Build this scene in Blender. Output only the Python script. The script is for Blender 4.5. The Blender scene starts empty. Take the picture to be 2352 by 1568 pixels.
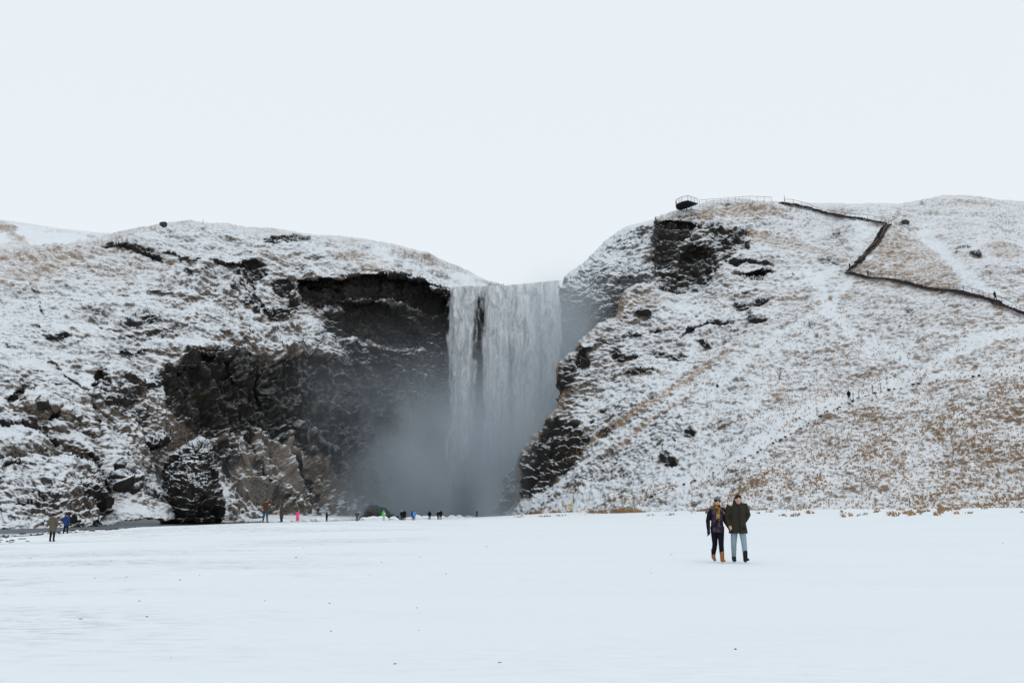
import bpy, bmesh, math, random
import numpy as np
from mathutils import Vector, Matrix

SC = bpy.context.scene
COL = SC.collection
R = math.radians

# ---------------------------------------------------------------- camera, sky, sun, exposure
# pixel coordinates (u, v) below are those of the photograph scaled to 2352 x 1568
FPX, CU, CV, HORIZON = 2286.6, 1176.0, 784.0, 1165.7
CAM_Z = 1.5
PITCH = math.atan((HORIZON - CV) / FPX)
cam_data = bpy.data.cameras.new('camera')
cam_data.sensor_width = 36.0
cam_data.lens = 36.0 * FPX / 2352.0
cam_data.clip_start = 0.1
cam_data.clip_end = 5000.0
cam = bpy.data.objects.new('camera', cam_data)
COL.objects.link(cam)
cam.location = (0, 0, CAM_Z)
cam.rotation_euler = (math.pi / 2 + PITCH, 0, 0)
SC.camera = cam

SUN_EL, SUN_AZ = R(62), R(150)          # veiled sun behind the overcast
world = bpy.data.worlds.new('World')
SC.world = world
world.use_nodes = True
wn = world.node_tree
wn.nodes.clear()
w_out = wn.nodes.new('ShaderNodeOutputWorld')
w_bg = wn.nodes.new('ShaderNodeBackground')
w_sky = wn.nodes.new('ShaderNodeTexSky')
w_sky.sky_type = 'NISHITA'
w_sky.sun_disc = False
w_sky.sun_elevation = SUN_EL
w_sky.sun_rotation = SUN_AZ
w_scale = wn.nodes.new('ShaderNodeMixRGB'); w_scale.blend_type = 'MULTIPLY'; w_scale.inputs[0].default_value = 1
w_scale.inputs[2].default_value = (0.10, 0.10, 0.10, 1)
w_mix = wn.nodes.new('ShaderNodeMixRGB'); w_mix.inputs[0].default_value = 0.93
w_mix.inputs[2].default_value = (0.868, 0.922, 0.962, 1)     # flat cloud cover
wn.links.new(w_sky.outputs[0], w_scale.inputs[1])
wn.links.new(w_scale.outputs[0], w_mix.inputs[1])
wn.links.new(w_mix.outputs[0], w_bg.inputs[0])
w_bg.inputs[1].default_value = 1.0
wn.links.new(w_bg.outputs[0], w_out.inputs[0])

sun_data = bpy.data.lights.new('sun', 'SUN')
sun_data.energy = 0.45
sun_data.angle = R(40)
sun_data.color = (1.0, 0.98, 0.95)
sun = bpy.data.objects.new('sun', sun_data)
COL.objects.link(sun)
_sd = Vector((math.sin(SUN_AZ) * math.cos(SUN_EL), math.cos(SUN_AZ) * math.cos(SUN_EL), math.sin(SUN_EL)))
sun.rotation_euler = (-_sd).to_track_quat('-Z', 'Y').to_euler()

SC.view_settings.view_transform = 'Standard'
SC.view_settings.look = 'None'
SC.view_settings.exposure = 0.0
SC.view_settings.gamma = 1.0
SC.render.engine = 'CYCLES'
SC.cycles.max_bounces = 8
SC.cycles.diffuse_bounces = 3
SC.cycles.glossy_bounces = 2
SC.cycles.transparent_max_bounces = 16
SC.cycles.volume_bounces = 3
SC.cycles.use_denoising = True

# ---------------------------------------------------------------- helpers
SP, CP = math.sin(PITCH), math.cos(PITCH)
def pix(u, v, D):
    """world point on the ray of pixel (u, v) at world depth y = D"""
    u = np.asarray(u, float); v = np.asarray(v, float); D = np.asarray(D, float)
    dx = (u - CU) / FPX
    dz = (CV - v) / FPX
    y = CP - dz * SP
    z = SP + dz * CP
    s = D / y
    return np.stack([dx * s, D + 0 * s, z * s + CAM_Z], -1)

def pixz(u, v, z):
    """depth at which pixel (u, v) meets the level z"""
    dz = (CV - v) / FPX
    return (z - CAM_Z) * (CP - dz * SP) / (SP + dz * CP)

class RBF:
    def __init__(self, pts, vals, c=0.5, smooth=0.0):
        p = np.asarray(pts, float); n = len(p)
        self.p, self.c = p, c
        K = np.sqrt(((p[:, None] - p[None]) ** 2).sum(-1) + c * c)
        A = np.zeros((n + 3, n + 3))
        A[:n, :n] = K - smooth * np.eye(n)
        A[:n, n] = 1; A[:n, n + 1:] = p
        A[n, :n] = 1; A[n + 1:, :n] = p.T
        b = np.zeros(n + 3); b[:n] = vals
        self.w = np.linalg.solve(A, b)
    def __call__(self, x, y):
        x = np.asarray(x, float); y = np.asarray(y, float)
        n = len(self.p)
        out = self.w[n] + self.w[n + 1] * x + self.w[n + 2] * y
        for i in range(n):
            out = out + self.w[i] * np.sqrt((x - self.p[i, 0]) ** 2 + (y - self.p[i, 1]) ** 2 + self.c ** 2)
        return out

def _hash(ix, iy, iz, seed):
    U = lambda q: q.astype(np.int32).view(np.uint32)
    h = U(ix) * np.uint32(374761393) + U(iy) * np.uint32(668265263) + U(iz) * np.uint32(2147483647) + np.uint32((seed * 974711) & 0xFFFFFFFF)
    h = (h ^ (h >> np.uint32(13))) * np.uint32(1274126177)
    h = (h ^ (h >> np.uint32(16))) * np.uint32(2246822519)
    h = h ^ (h >> np.uint32(15))
    return (h & np.uint32(0xFFFFFF)).astype(np.float64) / 0xFFFFFF

def vnoise(x, y, z, seed=0):
    """smooth value noise, -1..1"""
    x0, y0, z0 = np.floor(x), np.floor(y), np.floor(z)
    fx, fy, fz = x - x0, y - y0, z - z0
    fx = fx * fx * fx * (fx * (fx * 6 - 15) + 10); fy = fy * fy * fy * (fy * (fy * 6 - 15) + 10); fz = fz * fz * fz * (fz * (fz * 6 - 15) + 10)
    out = 0
    for i in (0, 1):
        wx = fx if i else 1 - fx
        for j in (0, 1):
            wy = fy if j else 1 - fy
            for k in (0, 1):
                wz = fz if k else 1 - fz
                out = out + wx * wy * wz * _hash(x0 + i, y0 + j, z0 + k, seed)
    return out * 2 - 1

def fbm(P, scale, octaves=4, seed=0, gain=0.5, stretch=(1, 1, 1)):
    x = P[..., 0] / (scale * stretch[0]); y = P[..., 1] / (scale * stretch[1]); z = P[..., 2] / (scale * stretch[2])
    out, a, tot = 0, 1.0, 0
    for o in range(octaves):
        out = out + a * vnoise(x + 17.3 * o, y + 5.1 * o, z + 9.7 * o, seed + o)
        tot += a; a *= gain; x = x * 2.03; y = y * 2.03; z = z * 2.03
    return out / tot * 1.6

def worley(P, scale, seed=0, stretch=(1, 1, 1)):
    """distance to nearest and second feature point, and the cell's random value"""
    x = P[:, 0] / (scale * stretch[0]); y = P[:, 1] / (scale * stretch[1]); z = P[:, 2] / (scale * stretch[2])
    x0, y0, z0 = np.floor(x), np.floor(y), np.floor(z)
    d1 = np.full(x.shape, 9.0); d2 = np.full(x.shape, 9.0); val = np.zeros(x.shape)
    for i in (-1, 0, 1):
        for j in (-1, 0, 1):
            for k in (-1, 0, 1):
                cx, cy, cz = x0 + i, y0 + j, z0 + k
                px = cx + _hash(cx, cy, cz, seed); py = cy + _hash(cx, cy, cz, seed + 1); pz = cz + _hash(cx, cy, cz, seed + 2)
                d = np.sqrt((px - x) ** 2 + (py - y) ** 2 + (pz - z) ** 2)
                m = d < d1
                d2 = np.where(m, d1, np.minimum(d2, d))
                val = np.where(m, _hash(cx, cy, cz, seed + 3), val)
                d1 = np.where(m, d, d1)
    return d1, d2, val

def sstep(a, b, x):
    t = np.clip((x - a) / (b - a), 0, 1)
    return t * t * (3 - 2 * t)

def in_poly(u, v, poly):
    inside = np.zeros(u.shape, bool)
    n = len(poly)
    for i in range(n):
        x1, y1 = poly[i]; x2, y2 = poly[(i + 1) % n]
        if y1 == y2:
            continue
        c = ((y1 > v) != (y2 > v)) & (u < (x2 - x1) * (v - y1) / (y2 - y1) + x1)
        inside ^= c
    return inside

def line_dist(u, v, line, closed=False):
    """distance to a polyline and the nearest point on it"""
    best = np.full(u.shape, 1e9); bu = np.zeros(u.shape); bv = np.zeros(u.shape)
    n = len(line)
    for i in range(n if closed else n - 1):
        x1, y1 = line[i]; x2, y2 = line[(i + 1) % n]
        dx, dy = x2 - x1, y2 - y1
        t = np.clip(((u - x1) * dx + (v - y1) * dy) / (dx * dx + dy * dy + 1e-9), 0, 1)
        px, py = x1 + t * dx, y1 + t * dy
        d = np.hypot(u - px, v - py)
        m = d < best
        best = np.where(m, d, best); bu = np.where(m, px, bu); bv = np.where(m, py, bv)
    return best, bu, bv

def mesh_from(name, verts, faces, smooth=True):
    """verts (n,3) array; faces (m,k) array of equal-sided faces"""
    me = bpy.data.meshes.new(name)
    verts = np.ascontiguousarray(verts, np.float32); faces = np.ascontiguousarray(faces, np.int32)
    m, k = faces.shape
    me.vertices.add(len(verts)); me.vertices.foreach_set('co', verts.ravel())
    me.loops.add(m * k); me.loops.foreach_set('vertex_index', faces.ravel())
    me.polygons.add(m); me.polygons.foreach_set('loop_start', np.arange(0, m * k, k, dtype=np.int32))
    me.polygons.foreach_set('loop_total', np.full(m, k, np.int32))
    me.polygons.foreach_set('use_smooth', np.full(m, smooth, bool))
    me.update(calc_edges=True); me.validate()
    return me

def link(name, me, mat=None, parent=None, loc=None):
    o = bpy.data.objects.new(name, me)
    COL.objects.link(o)
    if mat is not None and me is not None:
        me.materials.append(mat)
    if parent is not None:
        o.parent = parent
    if loc is not None:
        o.location = loc
    return o

def tag(o, label=None, cat=None, group=None, kind=None):
    if label: o['label'] = label
    if cat: o['category'] = cat
    if group: o['group'] = group
    if kind: o['kind'] = kind
    return o

def empty(name, loc, rz=0, label=None, cat=None, group=None):
    o = bpy.data.objects.new(name, None)
    COL.objects.link(o)
    o.location = loc; o.rotation_euler = (0, 0, rz); o.empty_display_size = 0.2
    return tag(o, label, cat, group)

# ---------------------------------------------------------------- node helpers
class NT:
    def __init__(self, name):
        self.mat = bpy.data.materials.new(name); self.mat.use_nodes = True
        self.t = self.mat.node_tree; self.t.nodes.clear()
        self.out = self.t.nodes.new('ShaderNodeOutputMaterial')
    def n(self, kind, **kw):
        x = self.t.nodes.new('ShaderNode' + kind)
        for k, v in kw.items(): setattr(x, k, v)
        return x
    def put(self, sock, val):
        if hasattr(val, 'is_output') or isinstance(val, bpy.types.NodeSocket): self.t.links.new(val, sock)
        else: sock.default_value = val
    def math(self, op, a, b=0.0, c=0.0, clamp=False):
        x = self.n('Math', operation=op, use_clamp=clamp)
        for i, q in enumerate((a, b, c)): self.put(x.inputs[i], q)
        return x.outputs[0]
    def ramp(self, x, a, b, lo=0.0, hi=1.0):
        m = self.n('MapRange', interpolation_type='SMOOTHSTEP')
        self.put(m.inputs[0], x); self.put(m.inputs[1], a); self.put(m.inputs[2], b); self.put(m.inputs[3], lo); self.put(m.inputs[4], hi)
        return m.outputs[0]
    def mix(self, f, a, b, mode='MIX'):
        x = self.n('MixRGB', blend_type=mode)
        self.put(x.inputs[0], f)
        for i, q in ((1, a), (2, b)):
            self.put(x.inputs[i], q if not isinstance(q, tuple) else (*q[:3], 1))
        return x.outputs[0]
    def pos(self):
        return self.n('NewGeometry').outputs['Position']
    def objpos(self):
        return self.n('TexCoord').outputs['Object']
    def scaled(self, p, s):
        x = self.n('VectorMath', operation='MULTIPLY'); self.put(x.inputs[0], p); x.inputs[1].default_value = s
        return x.outputs[0]
    def noise(self, p, scale=1.0, detail=4, rough=0.55, dist=0.0, out=0):
        x = self.n('TexNoise'); self.put(x.inputs['Vector'], p)
        x.inputs['Scale'].default_value = scale; x.inputs['Detail'].default_value = detail
        x.inputs['Roughness'].default_value = rough; x.inputs['Distortion'].default_value = dist
        return x.outputs[out]
    def bsdf(self, color, rough=0.8, spec=0.3, bump=None, bstr=0.3, bdist=0.05, **kw):
        b = self.n('BsdfPrincipled')
        self.put(b.inputs['Base Color'], color if not isinstance(color, tuple) else (*color[:3], 1))
        self.put(b.inputs['Roughness'], rough); self.put(b.inputs['Specular IOR Level'], spec)
        if bump is not None:
            k = self.n('Bump'); k.inputs['Strength'].default_value = bstr; k.inputs['Distance'].default_value = bdist
            self.put(k.inputs['Height'], bump); self.t.links.new(k.outputs[0], b.inputs['Normal'])
        for kk, v in kw.items(): self.put(b.inputs[kk], v)
        return b
    def done(self, b):
        self.t.links.new(b.outputs[0], self.out.inputs[0]); return self.mat

def cloth(name, c, vary=0.25, rough=0.9, scale=14.0):
    t = NT(name); p = t.objpos()
    f = t.noise(p, scale, 4)
    d = tuple(x * (1 - vary) for x in c); e = tuple(min(1, x * (1 + vary)) for x in c)
    return t.done(t.bsdf(t.mix(f, d, e), rough, 0.15, bump=t.noise(p, scale * 1.7, 5), bstr=0.35, bdist=0.02))

SNOW = (0.83, 0.865, 0.90)

def mat_terrain():
    """snow lies where the surface faces up; else grass or rock. attribute cover: r rock, g bare grass, b frost, a snow bias"""
    t = NT('snowy_hillside')
    at = t.n('Attribute', attribute_name='cover', attribute_type='GEOMETRY')
    sep = t.n('SeparateColor'); t.put(sep.inputs[0], at.outputs['Color'])
    rock, grass, frost, bias = sep.outputs[0], sep.outputs[1], sep.outputs[2], at.outputs['Alpha']
    P = t.pos()
    N = t.n('SeparateXYZ'); t.put(N.inputs[0], t.n('NewGeometry').outputs['Normal'])
    nz = N.outputs[2]
    fine = t.noise(t.scaled(P, (1.1, 1.1, 4.4)), 1.0, 5, 0.66, 0.35)      # strokes that run along the slope
    speck = t.noise(t.scaled(P, (2.4, 2.4, 4.6)), 1.0, 3, 0.7)
    tuft = t.noise(t.scaled(P, (1.5, 1.5, 2.6)), 1.0, 4, 0.7, 0.5)
    broad = t.noise(P, 0.085, 5, 0.6)
    patch = t.noise(t.scaled(P, (0.28, 0.28, 0.42)), 1.0, 4, 0.6, 0.5)
    # snow amount
    s = t.math('MULTIPLY_ADD', nz, 1.5, -0.62)
    s = t.math('ADD', s, t.math('MULTIPLY_ADD', fine, 2.3, -1.15))
    s = t.math('ADD', s, t.math('MULTIPLY_ADD', speck, 1.3, -0.65))
    s = t.math('ADD', s, t.math('MULTIPLY_ADD', broad, 0.7, -0.35))
    s = t.math('ADD', s, t.math('MULTIPLY_ADD', patch, 0.55, -0.27))
    s = t.math('SUBTRACT', s, t.math('MULTIPLY', grass, t.math('MULTIPLY_ADD', tuft, 2.0, -0.30)))
    s = t.math('SUBTRACT', s, t.math('MULTIPLY', rock, 0.45))
    s = t.math('ADD', s, t.math('MULTIPLY_ADD', bias, 2.4, -1.2))
    snow = t.ramp(s, -0.42, 0.62, 0.0, 0.96)
    # ground colours
    gn = t.noise(P, 1.3, 4, 0.7)
    tan = t.mix(gn, (0.15, 0.098, 0.064), (0.40, 0.29, 0.205))
    drab = t.mix(t.ramp(t.math('MULTIPLY_ADD', speck, .5, t.math('MULTIPLY', gn, .5)), .36, .64), (0.022, 0.019, 0.017), (0.21, 0.168, 0.135))
    gcol = t.mix(t.ramp(t.math('MULTIPLY_ADD', broad, 0.5, grass), 0.36, 0.85), drab, tan)
    rn = t.noise(t.scaled(P, (0.9, 0.9, 1.5)), 1.0, 6, 0.65)
    rcol = t.mix(rn, (0.006, 0.0058, 0.006), (0.042, 0.037, 0.033))
    rcol = t.mix(t.ramp(patch, 0.56, 0.72, 0, 0.8), rcol, (0.060, 0.047, 0.022))         # brown moss
    base = t.mix(t.ramp(t.math('ADD', rock, t.math('MULTIPLY_ADD', fine, 0.6, -0.3)), 0.16, 0.48), gcol, rcol)
    # rime and ice from the spray: streaks down the face, crusts on what faces up
    ice = t.ramp(t.noise(t.scaled(P, (0.75, 0.75, 0.16)), 1.0, 6, 0.66, 0.9), 0.53, 0.70)
    crust = t.math('MULTIPLY', t.ramp(t.noise(P, 1.1, 5, 0.65), 0.36, 0.66), t.ramp(nz, -0.25, 0.55))
    fr = t.math('MULTIPLY', frost, t.math('MAXIMUM', t.math('MULTIPLY', ice, t.ramp(broad, 0.40, 0.62)), crust))
    fr = t.math('MAXIMUM', t.math('MULTIPLY', fr, 0.72), t.math('MULTIPLY', t.ramp(frost, 0.87, 0.97, 0, 0.75), t.ramp(t.math('MULTIPLY_ADD', fine, .6, t.math('MULTIPLY', speck, .4)), .40, .60)))
    base = t.mix(fr, base, (0.25, 0.265, 0.265))
    snowc = t.mix(t.noise(P, 0.3, 3), (0.735, 0.775, 0.815), (0.79, 0.825, 0.855))
    col = t.mix(snow, base, snowc)
    b = t.bsdf(col, 0.9, 0.15, bump=t.noise(t.scaled(P, (1, 1, 1.8)), 2.2, 6, 0.66), bstr=0.7, bdist=0.3)
    return t.done(b)
M_TERRAIN = mat_terrain()
# ---------------------------------------------------------------- terrain layers
def build_layer(name, poly, sky, ctrl, rock_feats, du, dv, u_rng, v_rng, curl=14.0, curl_depth=16.0, seed=1,
                rough=1.0, grass_fn=None, base_rock=0.0, base_frost=0.0, frost_feats=(), grass_feats=(), snow_feats=(), strata=2.6, c=0.35, relief=(1.3, .55), base_bias=.5, rib_feats=(), ledge=.55, sky_grass=0.0):
    """a sheet of ground or cliff: pixel outline + depths at control points give its shape, noise in metres its relief"""
    uu = np.arange(u_rng[0], u_rng[1] + du, du); vv = np.arange(v_rng[0], v_rng[1] + dv, dv)
    U, V = np.meshgrid(uu, vv)                       # rows go down
    U = U.copy(); V = V.copy()
    ins = in_poly(U, V, poly)
    quad = ins[:-1, :-1] | ins[1:, :-1] | ins[:-1, 1:] | ins[1:, 1:]
    need = np.zeros(ins.shape, bool)
    need[:-1, :-1] |= quad; need[1:, :-1] |= quad; need[:-1, 1:] |= quad; need[1:, 1:] |= quad
    out = need & ~ins
    _, bu, bv = line_dist(U[out], V[out], poly, True)
    U[out] = bu; V[out] = bv
    idx = -np.ones(ins.shape, np.int64); idx[need] = np.arange(need.sum())
    f = RBF([(a / 100, b / 100) for a, b, _ in ctrl], [d for _, _, d in ctrl], c=c)
    u, v = U[need], V[need]
    D = f(u / 100, v / 100)
    if sky:
        dsk, _, _ = line_dist(u, v, sky)
        k = np.clip(1 - dsk / curl, 0, 1)
        D = D + curl_depth * (1 - np.sqrt(np.clip(1 - k * k, 0, 1)))
    else:
        dsk = np.full(u.shape, 999.0)
    P0 = pix(u, v, D)
    # ragged outlines: features are looked up in warped pixel coordinates
    wu = u + 11 * fbm(P0, 8, 4, seed + 40) + 3 * fbm(P0, 2.0, 2, seed + 44); wv = v + 6 * fbm(P0, 7, 4, seed + 50) + 2.5 * fbm(P0, 1.6, 2, seed + 55)
    rock = np.full(u.shape, base_rock); grass = np.zeros(u.shape); frost = np.full(u.shape, base_frost); bias = np.full(u.shape, base_bias)
    push = np.zeros(u.shape)
    def shape(ft):
        """0..1 mask and the local height (0 top .. 1 bottom) of an ellipse, polygon or stroke"""
        if ft[0] == 'e':
            _, cu, cv, ru, rv, ang = ft[:6]
            ca, sa = math.cos(R(ang)), math.sin(R(ang))
            a = ((wu - cu) * ca + (wv - cv) * sa) / ru; b = (-(wu - cu) * sa + (wv - cv) * ca) / rv
            r = np.sqrt(a * a + b * b)
            return 1 - sstep(0.5, 1.22, r), np.clip(b * 0.5 + 0.5, 0, 1), ft[6:]
        if ft[0] == 'p':
            pts, soft = ft[1], ft[2]
            d, _, _ = line_dist(wu, wv, pts, True)
            s = np.where(in_poly(wu, wv, pts), d, -d)
            vs = [p[1] for p in pts]
            return sstep(-soft, soft, s), np.clip((wv - min(vs)) / (max(vs) - min(vs)), 0, 1), ft[3:]
        pts, w = ft[1], ft[2]
        d, _, _ = line_dist(wu, wv, pts)
        return 1 - sstep(w * 0.6, w * 1.4, d), np.full(u.shape, 0.5), ft[3:]
    for ft in rock_feats:
        m, h, a = shape(ft)
        amt, dep = a[0], a[1]
        rock = np.maximum(rock, m * amt)
        if dep < 0:            # a proud outcrop: snowy shelf above, leaning face below
            push += dep * m * (1.25 - 0.9 * h)
        else:                  # a hollow, deepest under its roof
            push += dep * m * (1.1 - 0.6 * h)
    for ft in frost_feats:
        m, h, a = shape(ft); frost = np.maximum(frost, m * a[0])
    for ft in grass_feats:
        m, h, a = shape(ft); grass = np.maximum(grass, m * a[0])
    if grass_fn is not None:
        grass = np.maximum(grass, grass_fn(u, v, P0))
    grass = np.maximum(grass, sky_grass * (1 - sstep(4, 22, dsk)))
    for ft in snow_feats:
        m, h, a = shape(ft); bias = bias + m * a[0]
    D = D + push
    P = pix(u, v, D)
    # normals on the grid
    G = np.zeros(ins.shape + (3,)); G[need] = P
    gu = np.zeros_like(G); gv = np.zeros_like(G)
    gu[:, 1:-1] = G[:, 2:] - G[:, :-2]; gv[1:-1] = G[2:] - G[:-2]
    N = np.cross(gv, gu)[need]
    ln = np.linalg.norm(N, axis=1, keepdims=True)
    edge = np.zeros(ins.shape, bool)
    edge[1:-1, 1:-1] = need[1:-1, 1:-1] & need[:-2, 1:-1] & need[2:, 1:-1] & need[1:-1, :-2] & need[1:-1, 2:]
    ok = edge[need] & (ln[:, 0] > 1e-9)
    N = np.where(ok[:, None], N / np.maximum(ln, 1e-9), np.array([0, -0.6, 0.8]))
    N = np.where((N * P).sum(1, keepdims=True) > 0, -N, N)
    Nb = N * 0.6 + np.array([0, -0.35, 0.25]); Nb /= np.linalg.norm(Nb, axis=1, keepdims=True)
    # relief in metres
    rk = np.clip(rock, 0, 1)
    disp = relief[0] * fbm(P, 22, 4, seed) + relief[1] * fbm(P, 6, 4, seed + 3)
    if rib_feats:
        rb = np.zeros(u.shape)
        for ft in rib_feats:
            m, h, a_ = shape(ft); rb = np.maximum(rb, m * a_[0])
        n1 = fbm(P, 9.0, 4, seed + 70, .55, (1, 1, 3.2)); n2 = fbm(P, 3.6, 3, seed + 75, .55, (1, 1, 2.6))
        disp += rb * (3.4 * (0.55 - np.abs(n1) * 1.6) + 1.6 * (0.5 - np.abs(n2) * 1.5) + .6 * fbm(P, 1.3, 3, seed + 78, .65))
    # little terraces on the grassy slopes: long along the slope, thin up it
    q = P.copy(); q[:, 2] += 0.7 * fbm(P, 9, 2, seed + 9)
    disp += (1 - rk) * (0.20 * fbm(q, 0.7, 3, seed + 11, 0.65, (2.4, 2.4, 1.0)) + 0.20 * fbm(P, 0.8, 2, seed + 15, 0.6, (1.2, 1.2, 1.0)))
    if rk.max() > 0.03:
        sel = rk > 0.03
        Ps = P[sel]
        wp = Ps + 1.2 * np.stack([fbm(Ps, 4, 3, seed + 21), fbm(Ps, 4, 3, seed + 22), fbm(Ps, 4, 3, seed + 23)], -1)
        d1, d2, val = worley(wp, 3.4, seed + 30, (1.25, 1.25, 0.8))
        e1, e2, val2 = worley(wp, 1.3, seed + 33, (1.3, 1.3, 0.75))
        zz = Ps[:, 2] / strata + 0.8 * fbm(Ps, 10, 4, seed + 27)
        fr_ = zz - np.floor(zz)
        led = np.where(fr_ < 0.8, fr_ / 0.8, (1 - fr_) / 0.2)      # each bed leans out, then steps back
        rd = rough * (1.9 * (val - 0.5) + 0.75 * (val2 - 0.5) + ledge * (led - 0.5) * (0.5 + 1.2 * sstep(-.4, .5, fbm(Ps, 11, 2, seed + 29))) - 0.7 * np.exp(-(d2 - d1) * 9) - 0.35 * np.exp(-(e2 - e1) * 8) + 0.5 * fbm(Ps, 1.2, 3, seed + 28))
        if rib_feats: rd = rd * (1 - .45 * rb[sel])
        disp[sel] += rk[sel] * rd
    calm = sstep(0, 7, dsk) * 0.7 + 0.3
    P = P + Nb * (disp * calm)[:, None]
    verts = P
    iq = idx
    a, b, c_, d_ = iq[:-1, :-1][quad], iq[1:, :-1][quad], iq[1:, 1:][quad], iq[:-1, 1:][quad]
    me = mesh_from(name, verts, np.stack([a, b, c_, d_], 1))
    at = me.color_attributes.new('cover', 'FLOAT_COLOR', 'POINT')
    at.data.foreach_set('color', np.stack([np.clip(rock, 0, 1), np.clip(grass, 0, 1.5), np.clip(frost, 0, 1), np.clip(bias, 0, 1)], 1).astype(np.float32).ravel())
    o = link(name, me, M_TERRAIN)
    GP = np.full(ins.shape + (3,), np.nan); GP[need] = P
    GN = np.zeros(ins.shape + (3,)); GN[need] = N
    GG = np.zeros(ins.shape); GG[need] = grass
    def at_pixel(pu, pv):
        """surface point seen at a pixel (the displaced sheet, nearest vertex by direction)"""
        j = int(round((pu - u_rng[0]) / du)); i = int(round((pv - v_rng[0]) / dv))
        i = min(max(i, 0), ins.shape[0] - 1); j = min(max(j, 0), ins.shape[1] - 1)
        w = GP[max(0, i - 6):i + 7, max(0, j - 6):j + 7].reshape(-1, 3); w = w[~np.isnan(w[:, 0])]
        if not len(w): return None
        dirs = w - np.array([0, 0, CAM_Z]); dirs /= np.linalg.norm(dirs, axis=1, keepdims=True)
        t = pix(pu, pv, 100.0) - np.array([0, 0, CAM_Z]); t /= np.linalg.norm(t)
        return w[np.argmax(dirs @ t)]
    return o, at_pixel, (U, V, need, GP, GN, GG)

def rough_line(line, seed, amp=1.6, step=3.5):
    """a traced outline, broken up as rock and turf are"""
    P = np.array(line, float); d = np.r_[0, np.cumsum(np.hypot(*np.diff(P, axis=0).T))]
    t = np.arange(0, d[-1], step); q = np.stack([np.interp(t, d, P[:, 0]), np.interp(t, d, P[:, 1])], 1)
    W = np.stack([t, 0 * t, 0 * t], 1)
    q[:, 0] += amp * 1.4 * fbm(W, 16, 4, seed, .65); q[:, 1] += amp * fbm(W, 14, 4, seed + 7, .65)
    return [tuple(x) for x in q] + [tuple(line[-1])]

# --- left hill with the wall of the amphitheatre, behind the fall too
L_SKY = [(-260, 590), (0, 562), (75, 568), (160, 556), (250, 541), (320, 526), (380, 516), (440, 514), (520, 515), (560, 521), (620, 523), (700, 535), (760, 541), (830, 550),
         (870, 556), (900, 562), (945, 571), (985, 580), (1005, 592), (1050, 610), (1100, 635), (1150, 655)]
L_SKY = rough_line(L_SKY, 12, .8)
L_POLY = L_SKY + [(1160, 664), (1200, 662), (1250, 658), (1296, 656), (1340, 664), (1340, 1204), (520, 1206), (0, 1222), (-260, 1232)]
L_CTRL = [(-260, 1225, 108), (-260, 1000, 126), (-260, 800, 150), (-260, 600, 195), (0, 1214, 121), (120, 1210, 131), (270, 1206, 147), (370, 1202, 155), (450, 1200, 174),
          (0, 1100, 134), (0, 1000, 144), (0, 900, 153), (0, 800, 164), (0, 700, 182), (0, 600, 205), (0, 562, 218),
          (250, 1100, 154), (250, 1000, 161), (250, 900, 170), (250, 800, 182), (250, 700, 200), (250, 600, 222), (250, 541, 240),
          (400, 1100, 178), (460, 1100, 188), (450, 990, 188), (120, 1120, 148), (200, 1120, 158), (0, 1150, 129), (450, 900, 190), (450, 830, 193), (450, 760, 206), (450, 700, 214), (450, 600, 232), (450, 515, 255),
          (540, 1190, 182), (580, 1100, 198), (580, 1000, 207), (580, 900, 209), (580, 830, 211), (600, 760, 222), (600, 680, 234), (620, 600, 246), (650, 527, 262),
          (640, 1188, 196), (700, 1180, 212), (720, 1090, 220), (720, 1000, 226), (740, 900, 228), (740, 820, 232), (720, 720, 240), (760, 640, 242), (760, 600, 254), (800, 547, 268),
          (780, 1188, 226), (860, 1185, 240), (860, 1000, 242), (860, 850, 243), (880, 740, 246), (880, 640, 247), (880, 600, 258), (880, 565, 272),
          (985, 1190, 254), (985, 900, 255), (985, 800, 254), (985, 700, 253), (985, 650, 252), (985, 590, 275),
          (1034, 1190, 262), (1034, 900, 262), (1034, 700, 260), (1034, 662, 260), (1060, 620, 285), (1150, 657, 292), (1060, 690, 267), (1060, 900, 269), (1060, 1190, 269),
          (1130, 690, 268), (1130, 663, 270), (1200, 662, 270), (1290, 657, 270), (1200, 720, 269), (1200, 900, 270), (1200, 1190, 270), (1330, 700, 270), (1330, 900, 270), (1330, 1190, 270)]
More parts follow.
